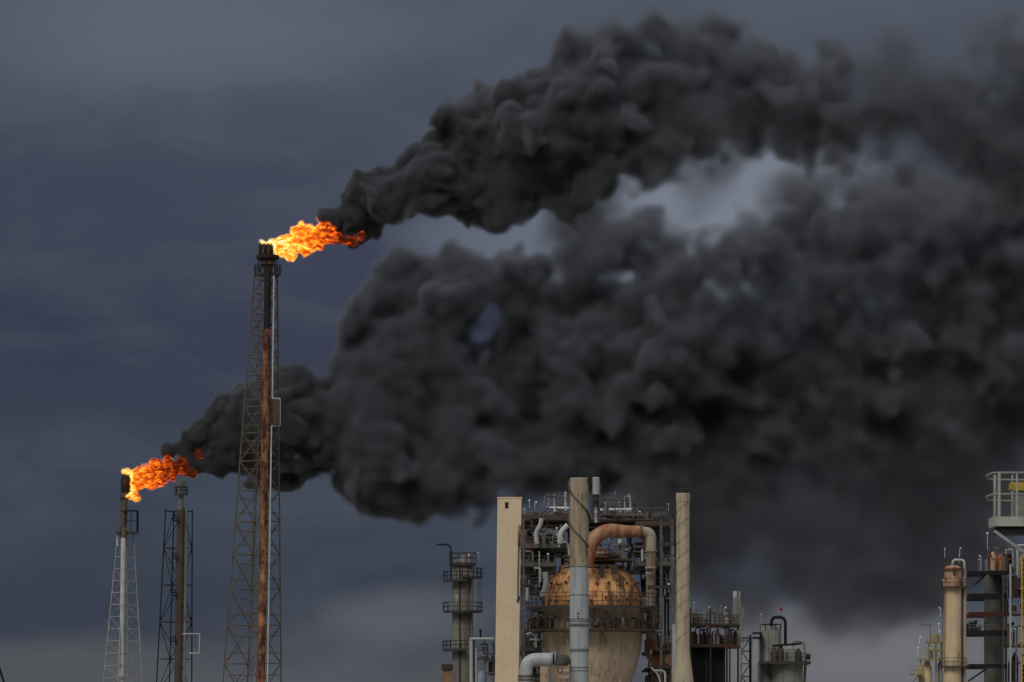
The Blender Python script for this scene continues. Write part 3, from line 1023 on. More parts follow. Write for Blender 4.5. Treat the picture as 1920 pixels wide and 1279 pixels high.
def build_short_flares():
    # ---- the burning short flare, on pale legs
    at = At(850)
    s = at.s
    gz = 639.5 + at.z(639.5) / s
    root = thing('flare_tower', 'short burning flare with a white riser on pale splayed legs', 'flare tower', (at.x(231), at.Y, 0), 'flare towers')
    lattice_tower(root, at, 'lattice_pale', [(221, 0), (235, -14), (250, 0), (236, 14)], [(194, 0), (224, -38), (267, 0), (237, 38)], 1000, 1279,
                  levels_from(1000, 1400, 22, 24), 1.35 * s, style='h', brace_r=0.5)
    rp = lambda py: at.p(233.5 - 3.5 * (py - 1000) / 279, py, -26 * s)
    b = B().pipe([rp(1010), rp(gz)], 4.6 * s, 16)
    for py in (1046, 1090, 1134, 1179, 1224, 1268):
        p = rp(py)
        b.lathe(p.x, p.y, [(5.1 * s, p.z - s), (5.1 * s, p.z + s)], 16)
    b.out('riser', 'white_pipe', root)
    B().pipe([at.p(236, 935, -10 * s), at.p(236, 962, -12 * s), at.p(234, 1011, -26 * s)], 4.0 * s, 16).pipe([at.p(227, 930, -8 * s), at.p(227, 1008, -16 * s)], 1.5 * s, 8).out('riser_head', 'burnt', root, label='blackened upper riser')
    pl = B().box(at.x(219), at.x(258), at.Y - 20 * s, at.Y + 18 * s, at.z(1001.5), at.z(997)).out('platform', 'steel_dark', root)
    b = B().rail(at.p(236, 997, -20 * s), at.p(258, 997, -20 * s), 39 * s, 0.8 * s, 2, 2).rail(at.p(258, 997, -20 * s), at.p(258, 997, 18 * s), 39 * s, 0.8 * s, 2, 2)
    b.beam(at.p(229, 959, -20 * s), at.p(258, 959, -20 * s), 2.6 * s)
    b.out('handrail', 'lattice_black', pl)
    B().lathe(at.x(221), at.Y - 12 * s, [(2.2 * s, at.z(1010)), (2.2 * s, at.z(1024)), (1.2 * s, at.z(1000))][::-1], 12).out('ignition_pot', 'white_pipe', root)
    cx, cy = at.x(236), at.Y
    B().lathe(cx, cy, [(7 * s, at.z(938)), (10 * s, at.z(934)), (10 * s, at.z(926)), (8 * s, at.z(924))], 24).out('steam_ring', 'burnt', root)
    B().lathe(cx, cy, [(7.5 * s, at.z(930)), (9.5 * s, at.z(922)), (9.5 * s, at.z(898)), (6.5 * s, at.z(890)), (5 * s, at.z(897))], 24).out('burner_tip', 'soot', root)
    # ---- the unlit flare between the two
    at = At(820)
    s = at.s
    gz = 639.5 + at.z(639.5) / s
    root = thing('flare_tower', 'unlit flare with a brown riser in a dark steel derrick', 'flare tower', (at.x(340), at.Y, 0), 'flare towers')
    lattice_tower(root, at, 'lattice_black', [(311, -6), (347, -28), (360, 8), (324, 28)], [(294, -6), (338, -40), (359, 8), (315, 40)], 959, 1279,
                  levels_from(959, 1450, 69, 70), 1.15 * s, style='z', brace_r=0.55)
    rp = lambda py: at.p(343 - 6 * (py - 900) / 379, py, -44 * s)
    B().pipe([rp(958), rp(gz)], 7.4 * s, 18).out('riser', 'dark_riser', root)
    B().pipe([rp(906), rp(960)], 4.6 * s, 14).pipe([rp(958) + Vector((10 * s, 0, 0)), rp(gz) + Vector((12 * s, 0, 0))], 2.4 * s, 8).out('riser_head', 'column', root)
    p = rp(928)
    pl = B().deck(p.x, p.y, at.z(931), 4 * s, 12.5 * s, 3 * s, n=24).out('platform', 'steel_dark', root)
    B().ringrail(p.x, p.y, at.z(928), 12.5 * s, 12 * s, 0.6 * s, posts=8, n=20).out('handrail', 'lattice_black', pl)
    B().lathe(rp(905).x, rp(905).y, [(5 * s, at.z(918)), (6.4 * s, at.z(915)), (6.4 * s, at.z(906)), (4.2 * s, at.z(901))], 16).out('burner_tip', 'steel_grey', root)
    for py in (980, 1050, 1119, 1205):
        b = B().deck(rp(py).x - 3 * s, at.Y - 44 * s, at.z(py), 7 * s, 13 * s, 2 * s, 120, 260, 10)
        b.ringrail(rp(py).x - 3 * s, at.Y - 44 * s, at.z(py - 2), 13 * s, 9 * s, 0.6 * s, 120, 260, 3, 10)
        b.out('ladder_landing', 'lattice_black', root)
    B().pipe([at.p(346, 1190, -58 * s), at.p(378, 1190, -58 * s), at.p(377, 1226, -58 * s), at.p(358, 1226, -58 * s)], 1.1 * s, 6, bend=2 * s).out('pilot_line', 'white_pipe', root)
    # ---- leaning boom at the far left edge
    at = At(640)
    b = B().pipe([at.p(-4, 1244), at.p(9, 1285), at.p(24, 1338), at.p(30, 639.5 + at.z(639.5) / at.s)], 2.2 * at.s, 8)
    tag(b.out('vent_pole', 'lattice_black'), 'dark bent pole cut off by the lower left corner', 'pole')


build_tall_flare()
build_short_flares()


# ------------------------------------------------------------------ columns left of the reactor
def ground_px(at):
    return 639.5 + at.z(639.5) / at.s


def build_left_column():
    at = At(660)
    s = at.s
    cx, cy, r = at.x(867.5), at.Y, 19.5 * s
    root = thing('distillation_column', 'grey brown column with ring platforms and a hooked vent pipe', 'column', (cx, cy, 0), 'refinery columns')
    b = B().lathe(cx, cy, [(r, 0), (r, at.z(1060)), (r * 0.9, at.z(1054)), (r * 0.5, at.z(1049)), (0.3, at.z(1047))], 32)
    for py in (1112, 1168, 1180, 1236):
        b.lathe(cx, cy, [(r * 1.03, at.z(py + 1)), (r * 1.03, at.z(py - 1))], 32)
    b.out('shell', 'column', root)
    B().pipe([(at.x(862), cy - r - 1.5 * s, at.z(1060)), (at.x(862), cy - r - 1.5 * s, 0)], 1.3 * s, 8).out('downcomer_pipe', 'steel_dark', root)
    B().pipe([(at.x(884), cy - r * 0.75, at.z(1075)), (at.x(884), cy - r * 0.75, 0)], 2.2 * s, 8).out('riser_pipe', 'column', root)
    B().pipe([at.p(846, 1088, -24 * s), at.p(846, 1022, -24 * s), at.p(819, 1022, -24 * s)], 1.6 * s, 8, bend=12 * s).out('vent_pipe', 'lattice_black', root)
    for py, a0, a1 in ((1089, 140, 285), (1083, 270, 420), (1147, 140, 400), (1219, 130, 285)):
        pl = B().deck(cx, cy, at.z(py + 2), r, 37 * s, 4 * s, a0, a1, 30).out('platform', 'steel_dark', root)
        B().ringrail(cx, cy, at.z(py - 2), 37 * s, 15 * s, 0.6 * s, a0, a1, 9, 30).out('handrail', 'lattice_black', pl)
    pl = B().deck(cx, cy, at.z(1061), 4 * s, 25 * s, 5 * s).out('platform', 'steel_dark', root)
    B().ringrail(cx, cy, at.z(1056), 25 * s, 19 * s, 0.8 * s, posts=10).out('handrail', 'steel_dark', pl)
    B().lathe(at.x(872), cy - 4 * s, [(5 * s, at.z(1057)), (5 * s, at.z(1047)), (2 * s, at.z(1044))], 14).lathe(at.x(880), cy, [(3 * s, at.z(1057)), (3 * s, at.z(1041)), (1 * s, at.z(1039))], 12).out('relief_valve', 'column', root)
    for px, py, dy in ((879, 1042, -20 * s), (869, 1045, -22 * s), (858, 1117, -24 * s), (898, 1036, 0)):
        floodlight(root, at, px, py, dy, 12, 4.5)
    b = B()
    ladder(b, at.p(900, 1084, -26 * s), at.p(900, 1147, -26 * s), 5 * s, 4 * s, 0.5 * s)
    b.out('ladder', 'steel_dark', root)

    # small brown cabin at the column's foot
    at = At(640)
    s = at.s
    root = thing('equipment_cabin', 'brown panelled cabin with a dark flat roof beside the column', 'cabin', (at.x(839), at.Y, 0))
    B().box(at.x(829.5), at.x(847), at.Y - 2, at.Y + 2, 0, at.z(1255)).out('wall', 'brown_box', root)
    B().box(at.x(828), at.x(849), at.Y - 2.3, at.Y + 2.3, at.z(1255), at.z(1246)).out('roof', 'steel_dark', root)

    # pipe rack between the column and the beige tower
    at = At(630)
    s = at.s
    root = thing('pipe_rack', 'low pipe rack packed with grey pipes beside the beige tower', 'pipe rack', (at.x(905), at.Y, 0), 'pipe racks')
    for px, r, top in ((884, 3.6, 1196), (893, 2.0, 1215)):
        B().pipe([at.p(px, top), at.p(px, ground_px(at))], r * s, 12).out('pipe', 'pipe_grey', root)
    B().pipe([at.p(882, 1198, -3 * s), at.p(926, 1198, -3 * s)], 2.6 * s, 10).out('pipe', 'pipe_grey', root)
    B().pipe([at.p(901, 1196), at.p(901, 1182)], 1.8 * s, 8).lathe(at.x(901), at.Y, [(2.6 * s, at.z(1184)), (2.6 * s, at.z(1180))], 8).out('vent', 'lattice_black', root)
    for py in (1235, 1262):
        B().beam(at.p(881, py, 6 * s), at.p(930, py, 6 * s), 3.5 * s).out('beam', 'steel_grey', root)
    for px in (889, 908, 925):
        B().beam(at.p(px, 1200, 8 * s), at.p(px, ground_px(at), 8 * s), 3 * s).out('post', 'steel_grey', root)
    rr = random.Random(4)
    for i in range(12):
        px, py = rr.uniform(892, 924), rr.uniform(1207, 1250)
        L = rr.uniform(8, 20)
        B().pipe([at.p(px, py, rr.uniform(-6, 6) * s), at.p(min(px + L, 927), py, rr.uniform(-6, 6) * s), at.p(min(px + L, 927), py + rr.uniform(6, 24), 2 * s)], rr.uniform(0.8, 1.8) * s, 7, bend=3 * s).out('pipe', rr.choice(['steel_grey', 'steel_dark', 'column']), root)
    B().lathe(at.x(903), at.Y + 4 * s, [(9 * s, at.z(1330)), (9 * s, at.z(1264)), (6 * s, at.z(1259)), (0.5 * s, at.z(1258))], 20).out('drum', 'blue_tank', root)
    B().box(at.x(916), at.x(930), at.Y + 9 * s, at.Y + 14 * s, at.z(1266), at.z(1238)).out('cabinet', 'tank_black', root)


def build_beige_tower():
    at = At(605)
    s = at.s
    gpx = ground_px(at)
    root = thing('stair_tower', 'tall plain beige tower block with one tiny dark opening near its top', 'tower', (at.x(953), at.Y + 1.5, 0))
    b = B()
    lx = lambda py: 933 - 5 * (py - 933) / 346
    rx = lambda py: 978 - 6 * (py - 933) / 346
    y0, y1 = at.Y, at.Y + 3.0
    vs = []
    for py in (gpx, 933):
        vs += [(at.x(lx(py)), y0, at.z(py)), (at.x(rx(py)), y0, at.z(py)), (at.x(rx(py)), y1, at.z(py)), (at.x(lx(py)), y1, at.z(py))]
    b.add(vs, [(3, 2, 1, 0), (4, 5, 6, 7), (0, 1, 5, 4), (1, 2, 6, 5), (2, 3, 7, 6), (3, 0, 4, 7)])
    b.out('wall', 'beige_wall', root, smooth=False)
    B().box(at.x(932), at.x(979), y0 - 0.05, y1 + 0.05, at.z(934.2), at.z(932)).out('coping', 'beige_wall', root)
    o = B().box(at.x(947), at.x(953), y0 - 0.05, y0 + 0.4, at.z(953), at.z(943)).out('vent_opening', 'dark_hole', root)
    B().box(at.x(946), at.x(954), y0 - 0.09, y0 - 0.055, at.z(942.6), at.z(941.6)).out('sill', 'steel_brown', o)
    B().pipe([at.p(974.2, 985, -2 * s), at.p(973, 1025, -2 * s)], 2.4 * s, 8).out('cable_tray', 'rust_pipe', root)
    B().pipe([at.p(972.6, 1025, -2 * s), at.p(971, 1090, -2 * s), at.p(971, 1128, -2 * s)], 1.3 * s, 8).out('conduit', 'steel_grey', root)
    B().pipe([at.p(974, 1118, -2 * s), at.p(970, 1128, -2 * s)], 2 * s, 8).out('junction_box', 'steel_dark', root)


build_left_column()
build_beige_tower()


# ------------------------------------------------------------------ the reactor, its frame and its ducts
def build_reactor():
    at = At(620)
    s = at.s
    cx, cy, r = at.x(1110), at.Y, 95 * s
    root = thing('reactor_vessel', 'bulbous tan reactor vessel with an orange rust streaked dome', 'reactor', (cx, cy, 0))
    dome = []
    for i in range(15):
        a = R(90 * i / 14)
        dome.append((r * math.cos(a) ** 0.92 if math.cos(a) > 1e-6 else 0.02, at.z(1140) + 92 * s * math.sin(a)))
    B().lathe(cx, cy, dome, 56).out('dome', 'dome', root)
    prof = [(0.3, at.z(1420)), (34 * s, at.z(1395)), (56 * s, at.z(1330)), (72 * s, at.z(1282)), (84 * s, at.z(1250)), (91 * s, at.z(1222)), (94.5 * s, at.z(1195)), (r, at.z(1140))]
    b = B().lathe(cx, cy, prof, 56)
    b.lathe(cx, cy, [(95.6 * s, at.z(1190)), (95.6 * s, at.z(1187))], 56)
    b.out('shell', 'vessel', root)
    for a in (225, 315, 45, 135):
        B().pipe([(cx + 70 * s * math.cos(R(a)), cy + 70 * s * math.sin(R(a)), at.z(1270)), (cx + 74 * s * math.cos(R(a)), cy + 74 * s * math.sin(R(a)), 0)], 6 * s, 12).out('leg', 'vessel', root)
    nz = random.Random(2)
    for row, (el0, n, off) in enumerate(((28, 26, 0.0), (52, 20, 0.5), (8, 26, 0.5))):
        for k in range(n):
            a = 180 + 360 * (k + off) / n + nz.uniform(-2.5, 2.5)
            if nz.random() < 0.12:
                continue
            el = el0 + nz.uniform(-2, 2)
            if not 190 < a % 360 < 350:
                continue
            d = Vector((math.cos(R(a)) * math.cos(R(el)), math.sin(R(a)) * math.cos(R(el)), math.sin(R(el))))
            rho = r * math.cos(R(el)) ** 0.92
            p = Vector((cx + rho * math.cos(R(a)), cy + rho * math.sin(R(a)), at.z(1140) + 92 * s * math.sin(R(el))))
            b = B().pipe([p - d * 0.2, p + d * 3.6 * s], 1.5 * s, 8).pipe([p + d * 3.4 * s, p + d * 5.2 * s], 2.6 * s, 8)
            b.out('nozzle', 'steel_brown', root)
    # crown: flange rings under the overhead duct
    b = B()
    for py, rr in ((1063, 62), (1052, 54), (1044, 58), (1037, 44)):
        b.lathe(cx, cy, [(rr * s, at.z(py + 2)), (rr * s, at.z(py - 2))], 40)
    b.out('crown_flange', 'duct', root)
    B().lathe(cx, cy, [(44 * s, at.z(1062)), (40 * s, at.z(1036)), (20 * s, at.z(1026))], 40).out('crown_neck', 'steel_brown', root)
    # two ring walkways
    for py, rr, rl, th in ((1138, 124, 24, 4), (1181, 132, 38, 5)):
        w = B().deck(cx, cy, at.z(py + th), 97 * s, rr * s, th * s, n=48).out('walkway', 'steel_brown', root)
        B().ringrail(cx, cy, at.z(py), rr * s, rl * s, 0.62 * s, posts=44, n=48, rails=3).out('handrail', 'steel_brown', w)
    rr = random.Random(21)
    for k in range(64):
        a = R(rr.uniform(183, 357))
        rad = rr.uniform(104, 122) * s
        x, y = cx + rad * math.cos(a), cy + rad * math.sin(a)
        h = rr.uniform(8, 34)
        kind = rr.random()
        if kind < 0.45:
            b = B().pipe([(x, y, at.z(1181)), (x, y, at.z(1181 - h)), (cx + 93 * s * math.cos(a), cy + 93 * s * math.sin(a), at.z(1181 - h))], rr.uniform(1.0, 2.2) * s, 8, bend=5 * s)
            b.out('branch_pipe', rr.choice(['steel_brown', 'steel_dark', 'steel_dark', 'steel_grey', 'duct']), root)
        elif kind < 0.75:
            b = B().lathe(x, y, [(2.4 * s, at.z(1181)), (2.4 * s, at.z(1177)), (1.2 * s, at.z(1175)), (1.2 * s, at.z(1166)), (3.2 * s, at.z(1165)), (3.2 * s, at.z(1162)), (1 * s, at.z(1160))], 10)
            b.out('valve', rr.choice(['steel_brown', 'steel_dark']), root)
        else:
            B().box(x - 3 * s, x + 3 * s, y - 1.5 * s, y + 1.5 * s, at.z(1176), at.z(1162)).out('control_box', rr.choice(['steel_grey', 'steel_brown']), root)
    for px in (1000, 1022, 1046, 1122, 1150, 1178, 1204, 1228):
        d = (px - 1110) / 124
        dy = -math.sqrt(max(0.0, 1 - d * d)) * 123 * s
        B().pipe([at.p(px, 1140, dy), at.p(px, 1181, dy)], 1.0 * s, 6).out('hanger', 'steel_brown', root)
    for px, py, dy in ((1152, 1107, -122 * s), (1165, 1166, -130 * s), (1063, 1203, -98 * s), (1120, 1265, -80 * s)):
        floodlight(root, at, px, py, dy, 10, 4.2)
    for px, w in ((1150, 6), (1127, 5)):
        B().box(at.x(px - w), at.x(px + w), cy - 84 * s, cy - 74 * s, at.z(1080), at.z(1062)).out('hatch', 'steel_dark', root)
    # brackets under the left of the shell
    for py in (1256, 1268, 1280):
        B().box(at.x(1046), at.x(1066), cy - 92 * s, cy - 76 * s, at.z(py + 5), at.z(py)).out('bracket', 'vessel', root)


def build_frame():
    at = At(632)
    s = at.s
    gpx = ground_px(at)
    root = thing('steel_structure', 'dark steel frame crowded with pipes and decks around the reactor', 'steel frame', (at.x(1115), at.Y, 0))
    rows = (-15.0, 0.0, 13.0)  # rear rows get darker steel, the shade of the bays put into colour
    for px in (981, 1056, 1182, 1233, 1253):
        for dy in rows:
            if dy < 0 and 1000 < px < 1230:
                continue
            B().beam(at.p(px, 978 if px < 1230 else 985, dy), at.p(px, gpx, dy), 4.4 * s).out('column', 'steel_grey' if dy < 0 else 'steel_dark', root)
    left = [(980, 'steel_brown', 8), (1033, 'steel_grey', 9), (1067, 'steel_grey', 8), (1105, 'steel_dark', 5), (1222, 'steel_brown', 7), (1250, 'steel_dark', 5)]
    for py, m, h in left:
        for dy in rows:
            x1 = 1066 if py < 1060 else 1042 if py < 1100 else 1012
            B().beam(at.p(975, py, dy), at.p(x1, py, dy), 0.3, h * s).out('beam', m if dy < 0 else 'steel_dark', root)
    for py, m, h in [(992, 'steel_brown', 7), (1030, 'steel_dark', 6), (1066, 'steel_grey', 7), (1108, 'steel_dark', 5), (1222, 'steel_brown', 6), (1255, 'steel_dark', 5)]:
        for dy in rows:
            B().beam(at.p(1186 if py < 1080 else 1208, py, dy), at.p(1257, py, dy), 0.3, h * s).out('beam', m if dy < 0 else 'steel_dark', root)
    for dy in rows[1:]:
        B().beam(at.p(1056, 984, dy), at.p(1200, 984, dy), 0.3, 7 * s).out('beam', 'steel_brown', root)
    # gratings
    for (x0, x1, py) in ((977, 1066, 1034), (977, 1042, 1069), (977, 1010, 1107), (1190, 1255, 1068), (1208, 1255, 1110), (977, 1010, 1224), (1210, 1256, 1224)):
        B().box(at.x(x0), at.x(x1), at.Y - 14, at.Y + 13, at.z(py + 2.5), at.z(py)).out('grating', 'steel_dark', root)
    B().box(at.x(978), at.x(1250), at.Y - 6, at.Y + 13, at.z(980), at.z(977.5)).out('grating', 'steel_brown', root)
    # cross bracing in the bays
    for (x0, x1, y0, y1) in ((981, 1056, 984, 1033), (981, 1020, 1070, 1133), (1233, 1253, 995, 1064), (1233, 1253, 1068, 1135), (1210, 1250, 1190, 1222)):
        B().beam(at.p(x0, y0, 0.4), at.p(x1, y1, 0.4), 2.2 * s).out('brace', 'steel_dark', root)
    # equipment standing on the levels: drums, exchangers; mostly dark colours stand in for shade
    rr = random.Random(33)
    floors = [(984, 1060, 1033, 40), (984, 1036, 1067, 26), (984, 1014, 1106, 30), (1190, 1250, 1066, 30), (1212, 1250, 1108, 34), (984, 1012, 1222, 34), (1214, 1250, 1222, 30), (984, 1040, 979, 16), (1130, 1240, 979, 14), (984, 1012, 1290, 50), (1210, 1256, 1290, 50)]
    for (x0, x1, fy, room) in floors:
        for k in range(8):
            px = rr.uniform(x0, x1)
            dy = rr.uniform(-12, 12)
            w = rr.uniform(4, 9)
            h = rr.uniform(0.4, 0.85) * room
            m = rr.choice(['steel_dark', 'steel_grey', 'steel_dark', 'column', 'tank_black'])
            c = at.p(px, fy, dy)
            if rr.random() < 0.6:
                B().lathe(c.x, c.y, [(w * s, c.z), (w * s, c.z + h * 0.75 * s), (w * 0.75 * s, c.z + h * 0.93 * s), (w * 0.2 * s, c.z + h * s)], 18).out('drum', m, root)
            else:
                L = rr.uniform(10, 24) * s
                B().pipe([c + Vector((-L / 2, 0, h * 0.5 * s)), c + Vector((L / 2, 0, h * 0.5 * s))], w * 0.75 * s, 16).box(c.x - L / 3, c.x - L / 3 + 0.3, c.y - 0.4, c.y + 0.4, c.z, c.z + h * 0.5 * s).box(c.x + L / 3, c.x + L / 3 + 0.3, c.y - 0.4, c.y + 0.4, c.z, c.z + h * 0.5 * s).out('exchanger', m, root)
        for k in range(8):
            px, dy = rr.uniform(x0, x1), rr.uniform(-14.5, 10)
            c = at.p(px, fy, dy)
            h = rr.uniform(0.35, 1.0) * room * s
            L = rr.uniform(-22, 22) * s
            pts = [c, c + Vector((0, 0, h)), c + Vector((L, 0, h)), c + Vector((L, rr.uniform(-2, 2), h * rr.choice([0.1, 1.6])))]
            B().pipe(pts, rr.uniform(0.7, 2.4) * s, 8, bend=5 * s).out('pipe', rr.choice(['steel_dark', 'steel_grey', 'pipe_grey', 'steel_brown', 'column', 'steel_dark', 'steel_dark']), root)
        for yy in (-14.6,):
            B().rail(at.p(x0 - 4, fy, yy), at.p(x1 + 3, fy, yy), 15 * s, 0.5 * s, 6, 2).out('handrail', 'steel_grey', root)
    # cable trays, ducts and pipe banks filling the depth of each level
    for (x0, x1, fy, room) in floors:
        for k in range(7):
            py = fy - rr.uniform(0.2, 0.95) * room
            a, b_ = sorted((rr.uniform(x0 - 4, x1), rr.uniform(x0, x1 + 4)))
            if b_ - a < 10:
                b_ = a + 12
            dy = rr.uniform(-10, 12)
            B().beam(at.p(a, py, dy), at.p(b_, py, dy), 0.5, rr.uniform(2, 6) * s).out('cable_tray', rr.choice(['steel_dark', 'tank_black', 'steel_brown', 'steel_grey']), root)
        for k in range(7):
            px, dy = rr.uniform(x0, x1), rr.uniform(-13, 12)
            B().pipe([at.p(px, fy, dy), at.p(px, fy - room * rr.uniform(0.7, 1.15), dy)], rr.uniform(0.8, 2.6) * s, 8).out('standpipe', rr.choice(['steel_dark', 'steel_grey', 'tank_black', 'column', 'steel_brown']), root)
        for k in range(3):
            px, dy = rr.uniform(x0, x1), rr.uniform(2, 12)
            w = rr.uniform(6, 14)
            c = at.p(px, fy, dy)
            B().box(c.x - w * s, c.x + w * s, c.y - 0.5, c.y + 0.5, c.z, c.z + rr.uniform(0.5, 0.95) * room * s).out('cabinet', rr.choice(['tank_black', 'steel_dark', 'steel_dark']), root)
    # pale pipes that catch the light
    for pts, r, m in (([(1048, 1030), (1048, 1010), (1062, 996)], 5, 'white_pipe'), ([(1006, 1030), (1003, 1010), (1012, 996), (1014, 984)], 4, 'pipe_grey'),
                      ([(1046, 1036), (1047, 1027), (1062, 1027), (1064, 1050)], 1.6, 'white_pipe'), ([(1010, 1044), (1010, 1110)], 1.2, 'pipe_grey'),
                      ([(1020, 1082), (1023, 1100), (1016, 1128)], 5, 'white_pipe'), ([(1222, 1190), (1236, 1190), (1236, 1215)], 3, 'steel_grey'),
                      ([(1257, 1178), (1257, 1290)], 5, 'pipe_grey'), ([(1254, 1080), (1254, 1180)], 2.2, 'steel_grey'), ([(988, 1110), (988, 1134)], 3, 'pipe_grey'), ([(1000, 1075), (1012, 1075), (1012, 1100)], 2, 'pipe_grey'), ([(984, 1044), (998, 1044), (998, 1064)], 1.8, 'column'),
                      ([(1040, 1016), (1030, 1008), (1020, 1012), (1018, 1030)], 3.2, 'steel_grey'), ([(1198, 1040), (1198, 1062)], 2, 'white_pipe'), ([(1204, 1084), (1216, 1084)], 2, 'pipe_grey'),
                      ([(986, 1196), (998, 1192), (1004, 1200), (1004, 1220)], 2.2, 'pipe_grey'), ([(992, 1205), (1010, 1206)], 1.8, 'white_pipe'), ([(1218, 1262), (1240, 1262), (1240, 1290)], 2, 'white_pipe'),
                      ([(1214, 1256), (1228, 1270), (1232, 1290)], 1.5, 'white_pipe'), ([(1190, 1012), (1200, 1018), (1202, 1040)], 2.5, 'steel_brown')):
        B().pipe([at.p(px, py, -16) for px, py in pts], r * s, 10, bend=9 * s).out('pipe', m, root)
    for px, py, dy in ((992, 950, -14), (1002, 953, -14), (983, 965, -14), (1042, 1002, -15.5), (1026, 1049, -15.5), (1247, 956, -14), (1256, 1057, -14), (1247, 1104, -15), (1240, 1110, -15), (1235, 1192, -15), (1258, 1178, -16.5), (1004, 1107, -15.5), (1000, 1212, -15)):
        floodlight(root, at, px, py, dy, 14, 4.6)
    for k in range(90):  # extra thin pipes and valves added to pack the bays
        zone = rr.choice([(978, 1062, 984, 1132), (1186, 1256, 984, 1132), (978, 1012, 1186, 1290), (1210, 1256, 1186, 1290), (1112, 1212, 1004, 1052)])
        px, py = rr.uniform(zone[0], zone[1]), rr.uniform(zone[2], zone[3])
        dy = rr.uniform(-15.5, -9) if zone[0] != 1112 else rr.uniform(-2, 6)
        L, h = rr.uniform(5, 16), rr.uniform(4, 18)
        x1 = min(px + L, zone[1] + 2)
        if k % 3 == 2:
            c = at.p(px, py, dy)
            B().lathe(c.x, c.y, [(0.8 * s, c.z - h * 0.6 * s), (0.8 * s, c.z - 2 * s), (2.2 * s, c.z - 1.6 * s), (2.2 * s, c.z + 1.2 * s), (0.7 * s, c.z + 1.8 * s), (0.7 * s, c.z + 4 * s), (2.6 * s, c.z + 4.4 * s), (2.6 * s, c.z + 5 * s)], 10).out('valve', rr.choice(['steel_grey', 'pipe_grey', 'steel_brown', 'white_pipe', 'rust_pipe']), root)
        else:
            B().pipe([at.p(px, py, dy), at.p(x1, py, dy), at.p(x1, py + rr.choice((-1, 1)) * h, dy), at.p(x1 + rr.uniform(-8, 8), py + h, dy + 1)], rr.uniform(0.45, 1.1) * s, 6, bend=2.5 * s).out('thin_pipe', rr.choice(['steel_grey', 'pipe_grey', 'steel_dark', 'white_pipe', 'steel_brown', 'duct_pale']), root)
    # roof-top pipework over the reactor
    top = thing('overhead_piping', 'white topped header pipes and railings crowning the reactor frame', 'piping', (at.x(1110), at.Y, at.z(978)))
    for pts, r, m in (([(1026, 953), (1066, 953)], 2.3, 'white'), ([(1126, 955), (1184, 955)], 2.6, 'white'), ([(1040, 975), (1039, 926)], 1.5, 'pipe_grey'),
                      ([(1022, 932), (1062, 932)], 1.6, 'steel_grey'), ([(1020, 952), (1022, 930)], 1.4, 'steel_grey'), ([(1060, 960), (1060, 924)], 2.0, 'pipe_grey'),
                      ([(1130, 938), (1186, 938)], 1.5, 'steel_grey'), ([(1153, 975), (1153, 926)], 1.2, 'pipe_grey'), ([(1172, 976), (1172, 930), (1182, 930), (1182, 960)], 1.4, 'pipe_grey'),
                      ([(1000, 978), (1022, 960), (1030, 950)], 1.5, 'steel_dark'), ([(1184, 945), (1206, 962), (1222, 976)], 1.6, 'steel_dark'), ([(1030, 964), (1066, 966)], 3, 'steel_brown'),
                      ([(1126, 967), (1206, 968)], 3.5, 'steel_brown'), ([(1140, 976), (1140, 948)], 2, 'steel_dark'), ([(1196, 976), (1196, 958)], 2, 'steel_dark'),
                      ([(1010, 970), (1064, 972)], 2.2, 'column'), ([(1120, 974), (1215, 975)], 2.5, 'steel_dark'), ([(1163, 955), (1163, 968)], 2.2, 'white_pipe'), ([(1040, 955), (1040, 968)], 2, 'white_pipe')):
        B().pipe([at.p(px, py, rnd.uniform(-3, 2)) for px, py in pts], r * s, 9, bend=5 * s).out('pipe', m, top)
    for a, b_, h in (((1022, 946), (1066, 946), 16), ((1128, 946), (1188, 946), 15), ((1196, 976), (1256, 978), 12), ((982, 977), (1024, 977), 12)):
        for dy in (-5, 3):
            B().rail(at.p(*a, dy), at.p(*b_, dy), h * s, 0.55 * s, 8, 2).out('handrail', 'steel_grey', top)
    for px, r, y0, y1 in ((1050, 4, 975, 940), (1032, 5, 978, 958), (1150, 5, 978, 944), (1184, 4, 978, 962), (1205, 5, 978, 966), (1135, 4, 978, 950), (1058, 5, 976, 964)):
        c = at.p(px, y0, 1)
        B().lathe(c.x, c.y, [(r * s, c.z), (r * s, at.z(y1 + 3)), (r * 0.6 * s, at.z(y1)), (0.2 * s, at.z(y1 - 1))], 14).out('drum', rnd.choice(['steel_dark', 'steel_grey', 'steel_brown']), top)
    for px, py in ((1195, 956), (1176, 962), (1160, 946), (1134, 947), (1178, 932), (1062, 975), (1028, 940), (1200, 962)):
        floodlight(top, at, px, py, -4, 12, 4.4)
    # small cabinets and valves on the duct deck in front
    at = At(618)
    s = at.s
    deck = thing('valve_platform', 'small platform of valves and lamps beneath the rusty overhead duct', 'platform', (at.x(1150), at.Y, at.z(1050)))
    B().box(at.x(1104), at.x(1186), at.Y - 2, at.Y + 4, at.z(1052), at.z(1048)).out('deck', 'steel_brown', deck)
    B().rail(at.p(1104, 1048, -2), at.p(1186, 1048, -2), 16 * s, 0.55 * s, 8, 2).out('handrail', 'steel_brown', deck)
    B().pipe([at.p(1104, 1038, -1.4), at.p(1150, 1040, -1.4)], 2 * s, 8).out('pipe', 'duct_pale', deck)
    B().pipe([at.p(1104, 1046, -2.2), at.p(1140, 1046, -2.2)], 1.8 * s, 8).out('pipe', 'rust_pipe', deck)
    B().pipe([at.p(1164, 1010, 0), at.p(1162, 1020, 0), at.p(1168, 1048, 0)], 4 * s, 10, bend=4 * s).out('pipe', 'white_pipe', deck)
    B().box(at.x(1150), at.x(1180), at.Y - 0.5, at.Y + 2, at.z(1024), at.z(1019)).out('cabinet', 'vessel_grey', deck)
